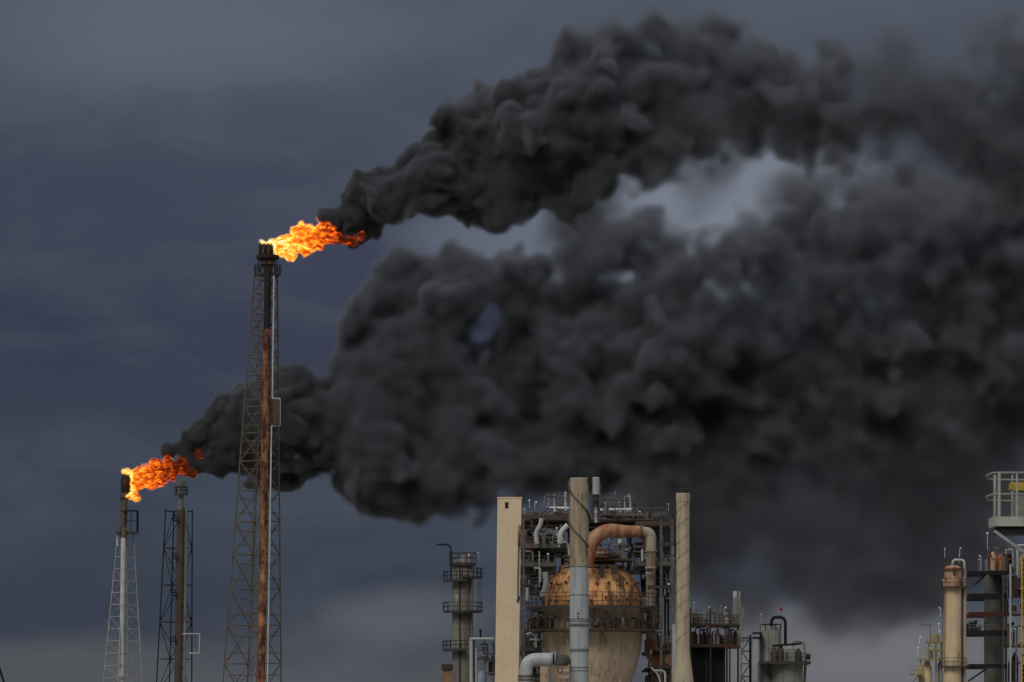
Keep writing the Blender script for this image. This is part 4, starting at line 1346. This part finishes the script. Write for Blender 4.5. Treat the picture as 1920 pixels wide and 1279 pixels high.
    for px in (1142, 1162, 1176):
        B().pipe([at.p(px, 1020, -1.5), at.p(px, 1050, -1.5)], 1.2 * s, 6).out('post', 'steel_grey', deck)
    for px, py in ((1141, 1008), (1152, 1013), (1139, 1025), (1180, 1029), (1176, 1032), (1148, 1018)):
        floodlight(deck, at, px, py, -2, 8, 4.2)


def build_ducts():
    at = At(612)
    s = at.s
    root = thing('overhead_duct', 'fat rusty orange duct arching over the reactor and down its right side', 'duct', (at.x(1221), at.Y + 4, 0))
    B().pipe([at.p(1100, 1056, 1.5), at.p(1108, 1014, 1.5), at.p(1134, 993, 2), at.p(1166, 995, 3)], 13.5 * s, 22, bend=22 * s).out('elbow', 'duct', root)
    B().pipe([at.p(1160, 993.5, 3), at.p(1206, 994, 4)], 11 * s, 22).out('straight_run', 'duct', root, label='orange rusted straight duct')
    B().pipe([at.p(1202, 994, 4), at.p(1222, 996, 4), at.p(1222, 1030, 4)], 10 * s, 22, bend=20 * s).out('elbow', 'duct_pale', root)
    B().pipe([at.p(1222, 1028, 4), at.p(1222, 1062, 5), at.p(1223, 1130, 6), at.p(1224, 1200, 8)], 9 * s, 20).out('downpipe', 'duct_pale', root)
    B().pipe([at.p(1223.5, 1196, 8), at.p(1224, 1232, 8), at.p(1262, 1236, 6)], 12 * s, 18, bend=22 * s).out('elbow', 'duct', root, label='dark orange lower elbow')
    for p0, ax in ((at.p(1150, 993, 2.7), 0), (at.p(1166, 994, 3.1), 0), (at.p(1204, 994, 4), 0)):
        B().pipe([p0 - Vector((1.6 * s, 0, 0)), p0 + Vector((1.6 * s, 0, 0))], 13 * s, 22).out('flange', 'steel_brown', root)
    for py in (1030, 1062):
        p0 = at.p(1222, py, 4)
        B().lathe(p0.x, p0.y, [(11.2 * s, p0.z - 1.5 * s), (11.2 * s, p0.z + 1.5 * s)], 20).out('flange', 'duct_pale', root)

    # grey chimney in front
    at = At(600)
    s = at.s
    cx, cy, r = at.x(1086), at.Y, 17.6 * s
    root = thing('chimney', 'grey steel chimney with a rust stained spiral top in front of the reactor', 'chimney', (cx, cy, 0), 'chimneys of the plant')
    B().lathe(cx, cy, [(r, at.z(1063)), (r * 1.0, at.z(898)), (r * 0.93, at.z(896.5)), (r * 0.93, at.z(912))], 40, cap=False).out('upper_shaft', 'chimney_rust', root, label='rust stained upper shaft with spiral fins')
    B().lathe(cx, cy, [(r * 1.08, at.z(1345)), (r * 1.0, at.z(1215)), (r * 1.01, at.z(1063))], 40).lathe(cx, cy, [(r * 1.5, 0), (r * 1.08, at.z(1345))], 40).out('lower_shaft', 'chimney_grey', root)
    b = B()
    for py, k in ((1063, 1.03), (1116, 1.03), (1161, 1.05), (1165, 1.05), (1218, 1.05), (1221, 1.05), (1252, 1.06), (1258, 1.06)):
        b.lathe(cx, cy, [(r * k, at.z(py + 0.7)), (r * k, at.z(py - 0.7))], 40)
    b.lathe(cx, cy, [(r * 1.10, at.z(1174)), (r * 1.10, at.z(1170))], 40)
    b.out('band', 'steel_grey', root)
    for k in range(2):
        vs, fs = [], []
        n = 90
        for i in range(n + 1):
            py = 898.5 + 128 * i / n
            a = R(180 * k + 180 + 360 * (py - 911) / 126)
            z = at.z(py)
            for rr, dz in ((r * 0.99, -0.5), (r * 1.24, -0.5), (r * 1.24, 0.5), (r * 0.99, 0.5)):
                vs.append((cx + rr * math.cos(a), cy + rr * math.sin(a), z + dz * s))
        for i in range(n):
            for q in range(4):
                q2 = (q + 1) % 4
                fs.append((i * 4 + q, i * 4 + q2, i * 4 + 4 + q2, i * 4 + 4 + q))
        B().add(vs, fs).out('spiral_fin', 'steel_brown', root)
    p0 = at.p(1084, 1151, -18 * s)
    B().pipe([p0, p0 + Vector((0, 0.5, 0))], 2.4 * s, 10).pipe([p0 - Vector((0, 0, 7 * s)), p0 + Vector((0, 0.5, -7 * s))], 2 * s, 10).out('sampling_port', 'steel_grey', root)

    # cream stack with the flared base
    at = At(602)
    s = at.s
    cx, cy, r = at.x(1280.5), at.Y, 12.6 * s
    root = thing('chimney', 'slender cream chimney with spiral seams, a dark cap and a flared base', 'chimney', (cx, cy, 0), 'chimneys of the plant')
    B().lathe(cx, cy, [(r * 1.75, 0), (r * 1.75, at.z(1310)), (r * 1.66, at.z(1285)), (r * 1.3, at.z(1248)), (r * 1.05, at.z(1226)), (r, at.z(1212)), (r * 0.97, at.z(938))], 36).out('shaft', 'stack', root)
    B().lathe(cx, cy, [(r * 1.04, at.z(941)), (r * 1.04, at.z(926)), (r * 0.98, at.z(925))], 36).out('collar', 'stack', root)
    B().lathe(cx, cy, [(r * 0.82, at.z(928)), (r * 0.80, at.z(921)), (r * 0.6, at.z(917)), (r * 0.3, at.z(915.5))], 30).out('cap', 'soot', root)
    for k in range(2):
        vs, fs = [], []
        n = 220
        for i in range(n + 1):
            t = i / n
            a = R(180 * k + 1560 * t)
            py = 1206 - (1206 - 944) * t
            z = at.z(py)
            rb = r * (0.99 - 0.02 * t)
            for rr, dz in ((rb * 0.98, -0.35), (rb * 1.055, -0.35), (rb * 1.055, 0.35), (rb * 0.98, 0.35)):
                vs.append((cx + rr * math.cos(a), cy + rr * math.sin(a), z + dz * s))
        for i in range(n):
            for q in range(4):
                q2 = (q + 1) % 4
                fs.append((i * 4 + q, i * 4 + q2, i * 4 + 4 + q2, i * 4 + 4 + q))
        B().add(vs, fs).out('spiral_seam', 'column', root)

    # silencer stack behind the chimney
    at = At(626)
    s = at.s
    cx, cy = at.x(1117.5), at.Y
    root = thing('vent_stack', 'short pale vent stack on an open dark stand behind the grey chimney', 'vent stack', (cx, cy, at.z(978)))
    B().lathe(cx, cy, [(6.5 * s, at.z(928)), (6.5 * s, at.z(896)), (5.5 * s, at.z(895))], 20).out('silencer', 'pipe_grey', root)
    B().pipe([at.p(1124.5, 980, -1), at.p(1124.5, 905, -1)], 1.0 * s, 6).out('drain_pipe', 'steel_grey', root)
    b = B()
    for px in (1110, 1125):
        for dy in (-7 * s, 7 * s):
            b.beam(at.p(px, 980, dy), at.p(px, 926, dy), 1.4 * s)
    for py in (928, 940, 950, 964):
        for dy in (-7 * s, 7 * s):
            b.beam(at.p(1110, py, dy), at.p(1125, py, dy), 1.4 * s)
    b.out('stand', 'steel_dark', root)
    B().lathe(cx, cy, [(3.2 * s, at.z(980)), (3.2 * s, at.z(952)), (2 * s, at.z(949))], 14).out('inlet_pipe', 'white_pipe', root)
    B().lathe(cx, cy, [(5.5 * s, at.z(949)), (6 * s, at.z(930))], 14).out('inlet_cone', 'steel_dark', root)

    # grey elbow pipe in front on the left
    at = At(596)
    s = at.s
    root = thing('elbow_pipe', 'fat pale grey elbow pipe bending down beside the beige tower', 'pipe', (at.x(988), at.Y, 0))
    B().pipe([at.p(1034, 1237), at.p(988, 1237), at.p(985, 1275), at.p(985, 1400), at.p(985, ground_px(at))], 12.5 * s, 24, bend=26 * s).out('bend', 'pipe_grey', root)
    for p0, d in ((at.p(1035, 1237), 1), (at.p(1041, 1237), 1)):
        B().pipe([p0 - Vector((1.3 * s, 0, 0)), p0 + Vector((1.3 * s, 0, 0))], 15 * s, 24).out('flange', 'blue_tank', root)
    p0 = at.p(985, 1268)
    B().lathe(p0.x, p0.y, [(14 * s, p0.z - 2 * s), (14 * s, p0.z + 2 * s)], 24).lathe(p0.x, p0.y, [(14 * s, p0.z - 8 * s), (14 * s, p0.z - 5 * s)], 24).out('flange', 'burnt', root)
    B().pipe([at.p(1042, 1237), at.p(1060, 1237, 4)], 11 * s, 20).out('stub', 'steel_grey', root)
    B().pipe([at.p(1046, 1222, -1.2), at.p(1046, 1262, -1.2)], 1.3 * s, 8).pipe([at.p(1054, 1224, -1.2), at.p(1054, 1262, -1.2)], 1.1 * s, 8).out('valve_stem', 'steel_grey', root)
    at = At(610)
    s = at.s
    tag(B().pipe([at.p(1021, 1250), at.p(1021, ground_px(at))], 8.5 * s, 18).lathe(at.x(1021), at.Y, [(9.5 * s, at.z(1290)), (9.5 * s, at.z(1286))], 18).out('standpipe', 'vessel'), 'short tan standpipe rising under the grey elbow pipe', 'pipe')


build_reactor()
build_frame()
build_ducts()


# ------------------------------------------------------------------ units between the cream chimney and the right edge
def build_middle_units():
    at = At(650)
    s = at.s
    gpx = ground_px(at)
    root = thing('storage_tank', 'black cylindrical tank standing beneath a brown deck right of the cream chimney', 'tank', (at.x(1326), at.Y, 0))
    B().lathe(at.x(1323), at.Y, [(37 * s, 0), (37 * s, at.z(1216)), (34 * s, at.z(1211)), (0.5, at.z(1206))], 40).out('shell', 'tank_black', root)
    B().pipe([at.p(1323, 1222, -38 * s), at.p(1323, gpx, -38 * s)], 0.8 * s, 6).out('drain_pipe', 'steel_grey', root)

    root = thing('process_deck', 'brown two level process deck over the black tank', 'steel frame', (at.x(1338), at.Y, 0))
    for px in (1293, 1330, 1366, 1387):
        for dy in (-3.5, 5.0):
            B().beam(at.p(px, 1142, dy), at.p(px, gpx, dy), 3.2 * s).out('column', 'steel_brown', root)
    for py, h in ((1171, 4), (1209, 6)):
        B().box(at.x(1290), at.x(1388), at.Y - 3.7, at.Y + 5.2, at.z(py + h), at.z(py)).out('deck', 'steel_brown', root)
    for py in (1171, 1209):
        B().rail(at.p(1291, py, -3.6), at.p(1387, py, -3.6), 17 * s, 0.6 * s, 12, 3).out('handrail', 'steel_brown', root)
    B().pipe([at.p(1386.5, 1137, -4), at.p(1386.5, gpx, -4)], 1.7 * s, 8).out('downpipe', 'duct_pale', root)
    rr = random.Random(7)
    for fy, room in ((1171, 30), (1209, 34)):
        for k in range(26):
            px, dy = rr.uniform(1296, 1384), rr.uniform(-3.2, 4)
            c = at.p(px, fy, dy)
            w, h = rr.uniform(3, 8), rr.uniform(0.4, 0.95) * room
            m = rr.choice(['steel_dark', 'steel_brown', 'steel_grey', 'column', 'vessel_grey', 'pipe_grey'])
            if k % 3 == 0:
                B().lathe(c.x, c.y, [(w * s, c.z), (w * s, c.z + h * 0.8 * s), (w * 0.3 * s, c.z + h * s)], 16).out('drum', m, root)
            else:
                B().pipe([c, c + Vector((0, 0, h * s)), c + Vector((rr.uniform(-16, 16) * s, 0, h * s))], rr.uniform(0.8, 2) * s, 8, bend=4 * s).out('pipe', m, root)
    B().pipe([at.p(1358, 1208, -3.2), at.p(1362, 1180, -3.2), at.p(1350, 1176, -3.2)], 3 * s, 10, bend=6 * s).out('pipe', 'vessel_grey', root)
    for px, py in ((1299, 1133), (1326, 1140), (1348, 1138), (1356, 1141), (1322, 1177)):
        floodlight(root, at, px, py, -3.5, 14, 4.5)

    cx, cy = at.x(1381), at.Y + 1
    root = thing('vent_stack', 'slim vent stack with a bright top above the brown process deck', 'vent stack', (cx, cy, at.z(1171)))
    B().lathe(cx, cy, [(6.5 * s, at.z(1171)), (6.5 * s, at.z(1138)), (6.2 * s, at.z(1120))], 16).out('shaft', 'vessel_grey', root)
    B().lathe(cx - 1.5 * s, cy, [(4.2 * s, at.z(1120)), (4.2 * s, at.z(1108))], 16).out('hood', 'white_pipe', root)
    B().pipe([at.p(1387.5, 1135, 1), at.p(1387.5, 1108, 1)], 1.2 * s, 8).out('side_pipe', 'pipe_grey', root)
    B().pipe([at.p(1386, 1165, 0), at.p(1394, 1160, 0), at.p(1394, 1140, 0)], 2.0 * s, 8, bend=4 * s).out('drain_pipe', 'vessel_grey', root)

    # thin open lattice between the deck and the vessels
    root = thing('lattice_mast', 'narrow open lattice frame with diagonal braces between deck and grey vessels', 'mast', (at.x(1402), at.Y + 3, 0))
    for px in (1392, 1409):
        B().beam(at.p(px, 1190, 3), at.p(px, gpx, 3), (2.2 if px < 1400 else 4.5) * s).out('leg', 'lattice_black', root)
    b = B()
    for i, py in enumerate(range(1196, 1390, 24)):
        b.beam(at.p(1392, py, 3), at.p(1409, py, 3), 1.8 * s)
        b.beam(at.p(1392 if i % 2 else 1409, py, 3), at.p(1409 if i % 2 else 1392, py + 24, 3), 1.6 * s)
    b.out('lattice_bracing', 'lattice_black', root)
    B().rail(at.p(1389, 1206, 2.5), at.p(1411, 1206, 2.5), 12 * s, 0.7 * s, 3, 2).out('handrail', 'steel_grey', root)

    # pair of vessels on a platform
    at = At(640)
    s = at.s
    gpx = ground_px(at)
    root = thing('process_vessel', 'grey green upright vessel with a domed top and hooped dark pipe', 'vessel', (at.x(1446), at.Y + 2, 0), 'grey vessels at the centre right')
    B().lathe(at.x(1446), at.Y + 2, [(20 * s, 0), (20 * s, at.z(1184)), (18.5 * s, at.z(1179)), (13 * s, at.z(1174)), (3 * s, at.z(1172))], 30).out('shell', 'vessel_grey', root)
    B().ringrail(at.x(1446), at.Y + 2, at.z(1184), 19 * s, 14 * s, 0.8 * s, posts=6, rails=1).out('handrail', 'lattice_black', root)
    B().pipe([at.p(1446, 1175, 0.5), at.p(1448, 1157, 0.5), at.p(1473, 1157, 0.5), at.p(1473, 1212, 0.5)], 3.0 * s, 12, bend=12 * s).out('vapour_pipe', 'lattice_black', root)
    B().box(at.x(1412), at.x(1428), at.Y - 0.5, at.Y + 2.5, at.z(1197), at.z(1194.5)).box(at.x(1412), at.x(1428), at.Y - 0.5, at.Y + 2.5, at.z(1188), at.z(1185.5)).out('bracket', 'lattice_black', root)
    floodlight(root, at, 1428, 1152, 1, 30, 4.2)
    B().pipe([at.p(1418, 1198, 0), at.p(1418, gpx, 0)], 6.4 * s, 16).out('standpipe', 'pipe_grey', root)
    c = at.p(1467, 1141, 3)
    root2 = thing('beacon_mast', 'thin dark mast carrying a small red warning lamp above the grey vessels', 'mast', (c.x, c.y, 0))
    B().pipe([c, Vector((c.x, c.y, 0))], 0.5 * s, 6).out('pole', 'lattice_black', root2)
    B().lathe(c.x, c.y, [(2.4 * s, c.z - 2 * s), (3.6 * s, c.z), (3.2 * s, c.z + 3 * s), (1.2 * s, c.z + 5 * s)], 12).out('lamp', 'red_lamp', root2)

    root = thing('process_vessel', 'squat grey green drum topped with dark piping on a broad platform', 'vessel', (at.x(1478), at.Y - 1, 0), 'grey vessels at the centre right')
    B().lathe(at.x(1475), at.Y - 1, [(30 * s, 0), (30 * s, at.z(1246))], 32).out('lower_shell', 'vessel_grey', root)
    B().lathe(at.x(1478), at.Y - 1, [(27 * s, at.z(1243)), (27 * s, at.z(1227)), (22 * s, at.z(1219)), (9 * s, at.z(1213)), (1 * s, at.z(1212))], 30).out('head', 'vessel_grey', root)
    pl = B().box(at.x(1423), at.x(1517), at.Y - 4, at.Y + 3, at.z(1246), at.z(1241)).out('platform', 'steel_dark', root)
    B().rail(at.p(1445, 1241, -4), at.p(1515, 1241, -4), 15 * s, 0.55 * s, 8, 2).out('handrail', 'lattice_black', pl)
    B().pipe([at.p(1486, 1213, -1), at.p(1486, 1202, -1), at.p(1506, 1203, -1), at.p(1510, 1235, -1), at.p(1507, 1300, -1), at.p(1507, gpx, -1)], 2.6 * s, 10, bend=8 * s).out('overhead_pipe', 'vessel_grey', root)
    for px, py in ((1468, 1214), (1480, 1216)):
        floodlight(root, at, px, py, -3.5, 10, 4)
    for px, w, h in ((1450, 7, 26), (1462, 6, 30), (1495, 6, 24), (1474, 5, 18)):
        c = at.p(px, 1241, -2.6)
        B().lathe(c.x, c.y, [(w * s, c.z), (w * s, c.z + h * 0.7 * s), (w * 0.4 * s, c.z + h * s)], 14).out('valve', rr.choice(['steel_dark', 'steel_brown', 'steel_grey']), root)
    B().pipe([at.p(1446, 1212, -3), at.p(1500, 1208, -3)], 2 * s, 8).out('pipe', 'lattice_black', root)
    B().pipe([at.p(1513, 1238, -3), at.p(1513, 1228, -3)], 4 * s, 10).out('valve', 'lattice_black', root)


def build_right_units():
    at = At(520)
    s = at.s
    gpx = ground_px(at)
    cx, cy, r = at.x(1786.5), at.Y, 16.5 * s
    root = thing('distillation_column', 'cream column with a rusted orange head and a white looped vent pipe', 'column', (cx, cy, 0), 'refinery columns')
    B().lathe(cx, cy, [(r, 0), (r, at.z(1100))], 32).out('shell', 'column_cream', root)
    B().lathe(cx, cy, [(r * 1.0, at.z(1100)), (r * 1.0, at.z(1070)), (r * 0.9, at.z(1064)), (r * 0.4, at.z(1060))], 32).out('head', 'column_rust', root)
    for py, rr_, a0, a1 in ((1101, 27, 130, 410), (1250, 26, 140, 400)):
        pl = B().deck(cx, cy, at.z(py + 2), r, rr_ * s, 3 * s, a0, a1, 30).out('platform', 'steel_brown', root)
        B().ringrail(cx, cy, at.z(py - 1), rr_ * s, 15 * s, 0.5 * s, a0, a1, 10, 30).out('handrail', 'steel_brown', pl)
    B().deck(cx, cy, at.z(1068), r * 0.8, 22 * s, 2.5 * s).out('platform', 'rust_pipe', root)
    B().ringrail(cx, cy, at.z(1066), 22 * s, 9 * s, 0.5 * s, posts=8).out('handrail', 'steel_brown', root)
    B().pipe([at.p(1786, 1064, 0), at.p(1786, 1050, 0), at.p(1808, 1050, 0), at.p(1808.5, 1075, 0)], 2.2 * s, 10, bend=7 * s).out('vent_pipe', 'white_pipe', root)
    B().pipe([at.p(1808.5, 1074, 0), at.p(1808.5, gpx, 0)], 3.6 * s, 12).out('downpipe', 'duct_pale', root)
    B().pipe([at.p(1803.5, 1090, -6 * s), at.p(1803.5, gpx, -6 * s)], 1.2 * s, 8).out('conduit', 'steel_brown', root)
    B().box(at.x(1785), at.x(1791), cy - r - 0.15, cy - r + 0.3, at.z(1078), at.z(1070)).out('manhole', 'steel_brown', root)
    for px, py in ((1798, 1042), (1799, 1028), (1771, 1030), (1769, 1088), (1763, 1140), (1760, 1170)):
        floodlight(root, at, px, py, -6 * s, 16, 3.8)
    b = B()
    ladder(b, at.p(1768, 1102, -14 * s), at.p(1768, 1250, -14 * s), 4 * s, 4 * s, 0.45 * s)
    b.out('ladder', 'steel_brown', root)

    # yellowish small platforms left of the column
    at = At(530)
    s = at.s
    gpx = ground_px(at)
    root = thing('loading_platform', 'cluttered yellowish stepped platforms with lamps left of the cream column', 'platform', (at.x(1740), at.Y, 0))
    for x0, x1, py in ((1737, 1768, 1203), (1724, 1768, 1235), (1706, 1726, 1263), (1740, 1768, 1218)):
        pl = B().box(at.x(x0), at.x(x1), at.Y - 1.5, at.Y + 1.5, at.z(py + 2.5), at.z(py)).out('deck', 'yellow_dull', root)
        B().rail(at.p(x0, py, -1.5), at.p(x1, py, -1.5), 13 * s, 0.5 * s, 4, 2).out('handrail', 'yellow_dull', pl)
    for px, top in ((1726, 1236), (1742, 1204), (1755, 1204), (1765, 1190), (1734, 1262)):
        B().beam(at.p(px, top), at.p(px, gpx), 2.4 * s).out('post', 'yellow_dull', root)
    for px, py, w, h, m in ((1750, 1203, 5, 14, 'yellow_dull'), (1757, 1203, 4, 16, 'vessel_grey'), (1730, 1279, 8, 30, 'yellow_dull'), (1745, 1235, 5, 14, 'vessel_grey'), (1738, 1300, 9, 60, 'column_cream'), (1763, 1279, 5, 40, 'vessel_grey')):
        c = at.p(px, py, 0)
        B().lathe(c.x, c.y, [(w * s, c.z), (w * s, c.z + h * 0.8 * s), (w * 0.4 * s, c.z + h * s)], 14).out('drum', m, root)
    B().pipe([at.p(1714, 1190, 0), at.p(1735, 1198, 0), at.p(1737, 1240, 0)], 1 * s, 6, bend=5 * s).out('pipe', 'pipe_grey', root)
    B().beam(at.p(1725, 1172, 0), at.p(1748, 1172, 0), 1.2 * s).beam(at.p(1744, 1172, 0), at.p(1744, 1204, 0), 1.2 * s).out('davit', 'steel_dark', root)
    for px, py in ((1704, 1228), (1718, 1215), (1722, 1195), (1738, 1196), (1743, 1216), (1752, 1196), (1760, 1185), (1729, 1222)):
        floodlight(root, at, px, py, -1.4, 14, 4)
    B().beam(at.p(1712, 1279), at.p(1724, 1264), 1.5 * s).out('brace', 'yellow_dull', root)

    # dark frame on the right
    at = At(540)
    s = at.s
    gpx = ground_px(at)
    root = thing('steel_structure', 'dark steel frame with beams and pipes at the right edge', 'steel frame', (at.x(1880), at.Y, 0))
    for py, m, h in ((1076, 'lattice_black', 7), (1120, 'lattice_black', 11), (1153, 'burnt_beam', 8), (1188, 'lattice_black', 9), (1250, 'lattice_black', 8)):
        for dy in (-2.5, 3.5):
            B().beam(at.p(1812, py, dy), at.p(1884, py, dy), 0.4, h * s).out('beam', m, root)
    for py in (1150, 1210):
        for dy in (-2.0, 4.5):
            B().beam(at.p(1884, py, dy), at.p(1990, py, dy), 0.35, 5 * s).out('beam', 'steel_grey', root)
    for px in (1882, 1935, 1990):
        for dy in (-2.5, 4.0):
            B().beam(at.p(px, 1040, dy), at.p(px, gpx, dy), 4 * s).out('column', 'steel_dark', root)
    B().beam(at.p(1812, 1278, -2), at.p(1846, 1255, -2), 3 * s).out('brace', 'lattice_black', root)
    B().beam(at.p(1824, 1098, -2), at.p(1848, 1076, -2), 3 * s).out('brace', 'lattice_black', root)
    B().rail(at.p(1813, 1184, -2.6), at.p(1868, 1184, -2.6), 11 * s, 0.6 * s, 6, 2).out('handrail', 'steel_grey', root)
    for px, r_, m, top in ((1889.5, 1.8, 'pipe_grey', 1060), (1900, 1.6, 'steel_grey', 1180), (1876, 2.0, 'steel_dark', 1080)):
        B().pipe([at.p(px, top, -3), at.p(px, gpx, -3)], r_ * s, 10).out('pipe', m, root)
    for px, py, dy in ((1898, 1182, -3), (1848, 1002, -2), (1836, 1044, -2), (1834, 1050, -1)):
        floodlight(root, at, px, py, dy, 30, 4.6)
    # rusty plant on top of the frame
    B().box(at.x(1852), at.x(1896), at.Y - 2, at.Y + 3, at.z(1076), at.z(1071)).out('deck', 'steel_brown', root)
    B().rail(at.p(1850, 1071, -2.4), at.p(1897, 1071, -2.4), 42 * s, 0.9 * s, 4, 2).out('handrail', 'rust_pipe', root)
    for px, w, h, m in ((1862, 7, 36, 'column_rust'), (1876, 6, 32, 'duct'), (1886, 8, 26, 'column'), (1869, 5, 20, 'steel_dark')):
        c = at.p(px, 1071, 0)
        B().lathe(c.x, c.y, [(w * s, c.z), (w * s, c.z + h * 0.8 * s), (w * 0.4 * s, c.z + h * s)], 14).out('drum', m, root)
    B().pipe([at.p(1883, 1042, -2), at.p(1883, 1032, -2), at.p(1896, 1032, -2), at.p(1896, 1064, -2)], 1.5 * s, 8, bend=4 * s).out('pipe', 'pipe_grey', root)
    B().pipe([at.p(1904, 1080, -2), at.p(1904, 1024, -2), at.p(1918, 1024, -2)], 1.6 * s, 8, bend=4 * s).out('pipe', 'white_pipe', root)
    B().pipe([at.p(1908, 1085, -1), at.p(1912, 1044, -1), at.p(1950, 1040, -1)], 3 * s, 10, bend=8 * s).out('pipe', 'duct_pale', root)
    B().box(at.x(1895), at.x(1960), at.Y - 1, at.Y + 2, at.z(1120), at.z(1080)).out('panel', 'steel_brown', root)
    rr = random.Random(17)
    for fy, room, x0, x1 in ((1071, 40, 1852, 1896), (1120, 34, 1886, 1950), (1150, 30, 1886, 1950), (1210, 50, 1886, 1950), (1279, 60, 1886, 1950), (1188, 24, 1815, 1850), (1075, 28, 1900, 1950)):
        for k in range(9):
            px, dy = rr.uniform(x0, x1), rr.uniform(-2, 3.5)
            c = at.p(px, fy, dy)
            h = rr.uniform(0.4, 1.0) * room
            m = rr.choice(['steel_dark', 'lattice_black', 'steel_brown', 'steel_grey', 'tank_black', 'column_dark'])
            if k % 3 == 0:
                w = rr.uniform(3, 7)
                B().lathe(c.x, c.y, [(w * s, c.z), (w * s, c.z + h * 0.8 * s), (w * 0.3 * s, c.z + h * s)], 14).out('drum', m, root)
            else:
                B().pipe([c, c + Vector((0, 0, h * s)), c + Vector((rr.uniform(-14, 14) * s, 0, h * s)), c + Vector((rr.uniform(-14, 14) * s, 0.5, h * rr.uniform(0.2, 0.7) * s))], rr.uniform(0.7, 1.9) * s, 8, bend=3 * s).out('pipe', m, root)
    # tall dark grey shaft inside the frame
    cx, cy = at.x(1863), at.Y + 0.6
    root = thing('distillation_column', 'dull grey column standing inside the dark frame at the right edge', 'column', (cx, cy, 0), 'refinery columns')
    B().lathe(cx, cy, [(17 * s, 0), (17 * s, at.z(1084)), (14 * s, at.z(1078))], 30).out('shell', 'column_dark', root)
    B().box(at.x(1866), at.x(1872), cy - 17.5 * s, cy - 15 * s, at.z(1108), at.z(1082)).out('manhole', 'steel_dark', root)
    for py in (1122, 1190):
        B().lathe(cx, cy, [(17.6 * s, at.z(py + 1)), (17.6 * s, at.z(py - 1))], 30).out('band', 'steel_dark', root)

    # yellow caged ladder
    at = At(500)
    s = at.s
    gpx = ground_px(at)
    root = thing('caged_ladder', 'bright yellow caged ladder at the right edge of the frame', 'ladder', (at.x(1921), at.Y, 0))
    b = B()
    for px in (1916, 1930):
        b.pipe([at.p(px, 1040), at.p(px, gpx)], 1.5 * s, 8)
    b.out('stile', 'yellow', root)
    b = B()
    for k in range(46):
        b.pipe([at.p(1916, 1046 + 9 * k), at.p(1930, 1046 + 9 * k)], 0.6 * s, 6)
    b.out('rung', 'yellow', root)
    for py in (1104, 1202, 1300, 1398):
        B().tubering(at.x(1923), at.Y - 8 * s, at.z(py), 11 * s, 1.1 * s, n=24).out('cage_hoop', 'yellow', root)

    # near platform with rounded railings
    at = At(200)
    s = at.s
    gpx = ground_px(at)
    root = thing('elevated_platform', 'nearby pale platform with rounded double railings at the right edge', 'platform', (at.x(1990), at.Y, 0))
    x0, x1 = 1861, 2120
    y0, y1 = at.Y - 0.2, at.Y + 1.7
    B().box(at.x(x0), at.x(x1), y0, y1, at.z(987), at.z(969)).out('deck', 'deck_pale', root)
    B().box(at.x(x0 + 8), at.x(x1 - 8), y0 + 0.15, y1 - 0.15, at.z(1001), at.z(987)).out('dark_underside', 'tank_black', root)  # black box below the deck, the underside's shade put into its colour
    for py in (887, 927):
        B().pipe([Vector((at.x(x1 - 8), y0 + 0.05, at.z(py))), Vector((at.x(1862), y0 + 0.05, at.z(py))), Vector((at.x(1852), (y0 + y1) / 2, at.z(py + 3))), Vector((at.x(1862), y1 - 0.05, at.z(py + 8))), Vector((at.x(x1 - 8), y1 - 0.05, at.z(py + 12)))], 2.2 * s, 10, bend=9 * s).out('handrail', 'vessel_grey', root)
    for px in (1873, 1906, 1965, 2030, 2095):
        for yy in (y0 + 0.05, y1 - 0.05):
            B().pipe([Vector((at.x(px), yy, at.z(969))), Vector((at.x(px), yy, at.z(886)))], (3.0 if px == 1873 else 2.0) * s, 10).out('post', 'deck_pale', root)
    for px in (1985, 2100):
        B().pipe([Vector((at.x(px), at.Y + 0.7, 0)), Vector((at.x(px), at.Y + 0.7, at.z(1001)))], 7 * s, 14).out('leg', 'deck_pale', root)
    B().beam(Vector((at.x(1864), y0 + 0.1, at.z(996))), Vector((at.x(1985), at.Y + 0.7, at.z(1078))), 5 * s).out('brace', 'deck_pale', root)
    c = at.p(1908, 969, 0.9)
    B().box(at.x(1907), at.x(1960), at.Y + 0.7, at.Y + 1.2, at.z(969), at.z(918)).out('cabinet', 'vessel_grey', root)
    tag(B().box(at.x(1898), at.x(2010), at.Y + 0.55, at.Y + 0.95, at.z(918), at.z(903)).box(at.x(1896), at.x(1901), at.Y + 0.5, at.Y + 1.0, at.z(916), at.z(905)).out('hoist_beam', 'yellow', root), None)


build_middle_units()
build_right_units()
print('script', round(time.time() - T0, 1))
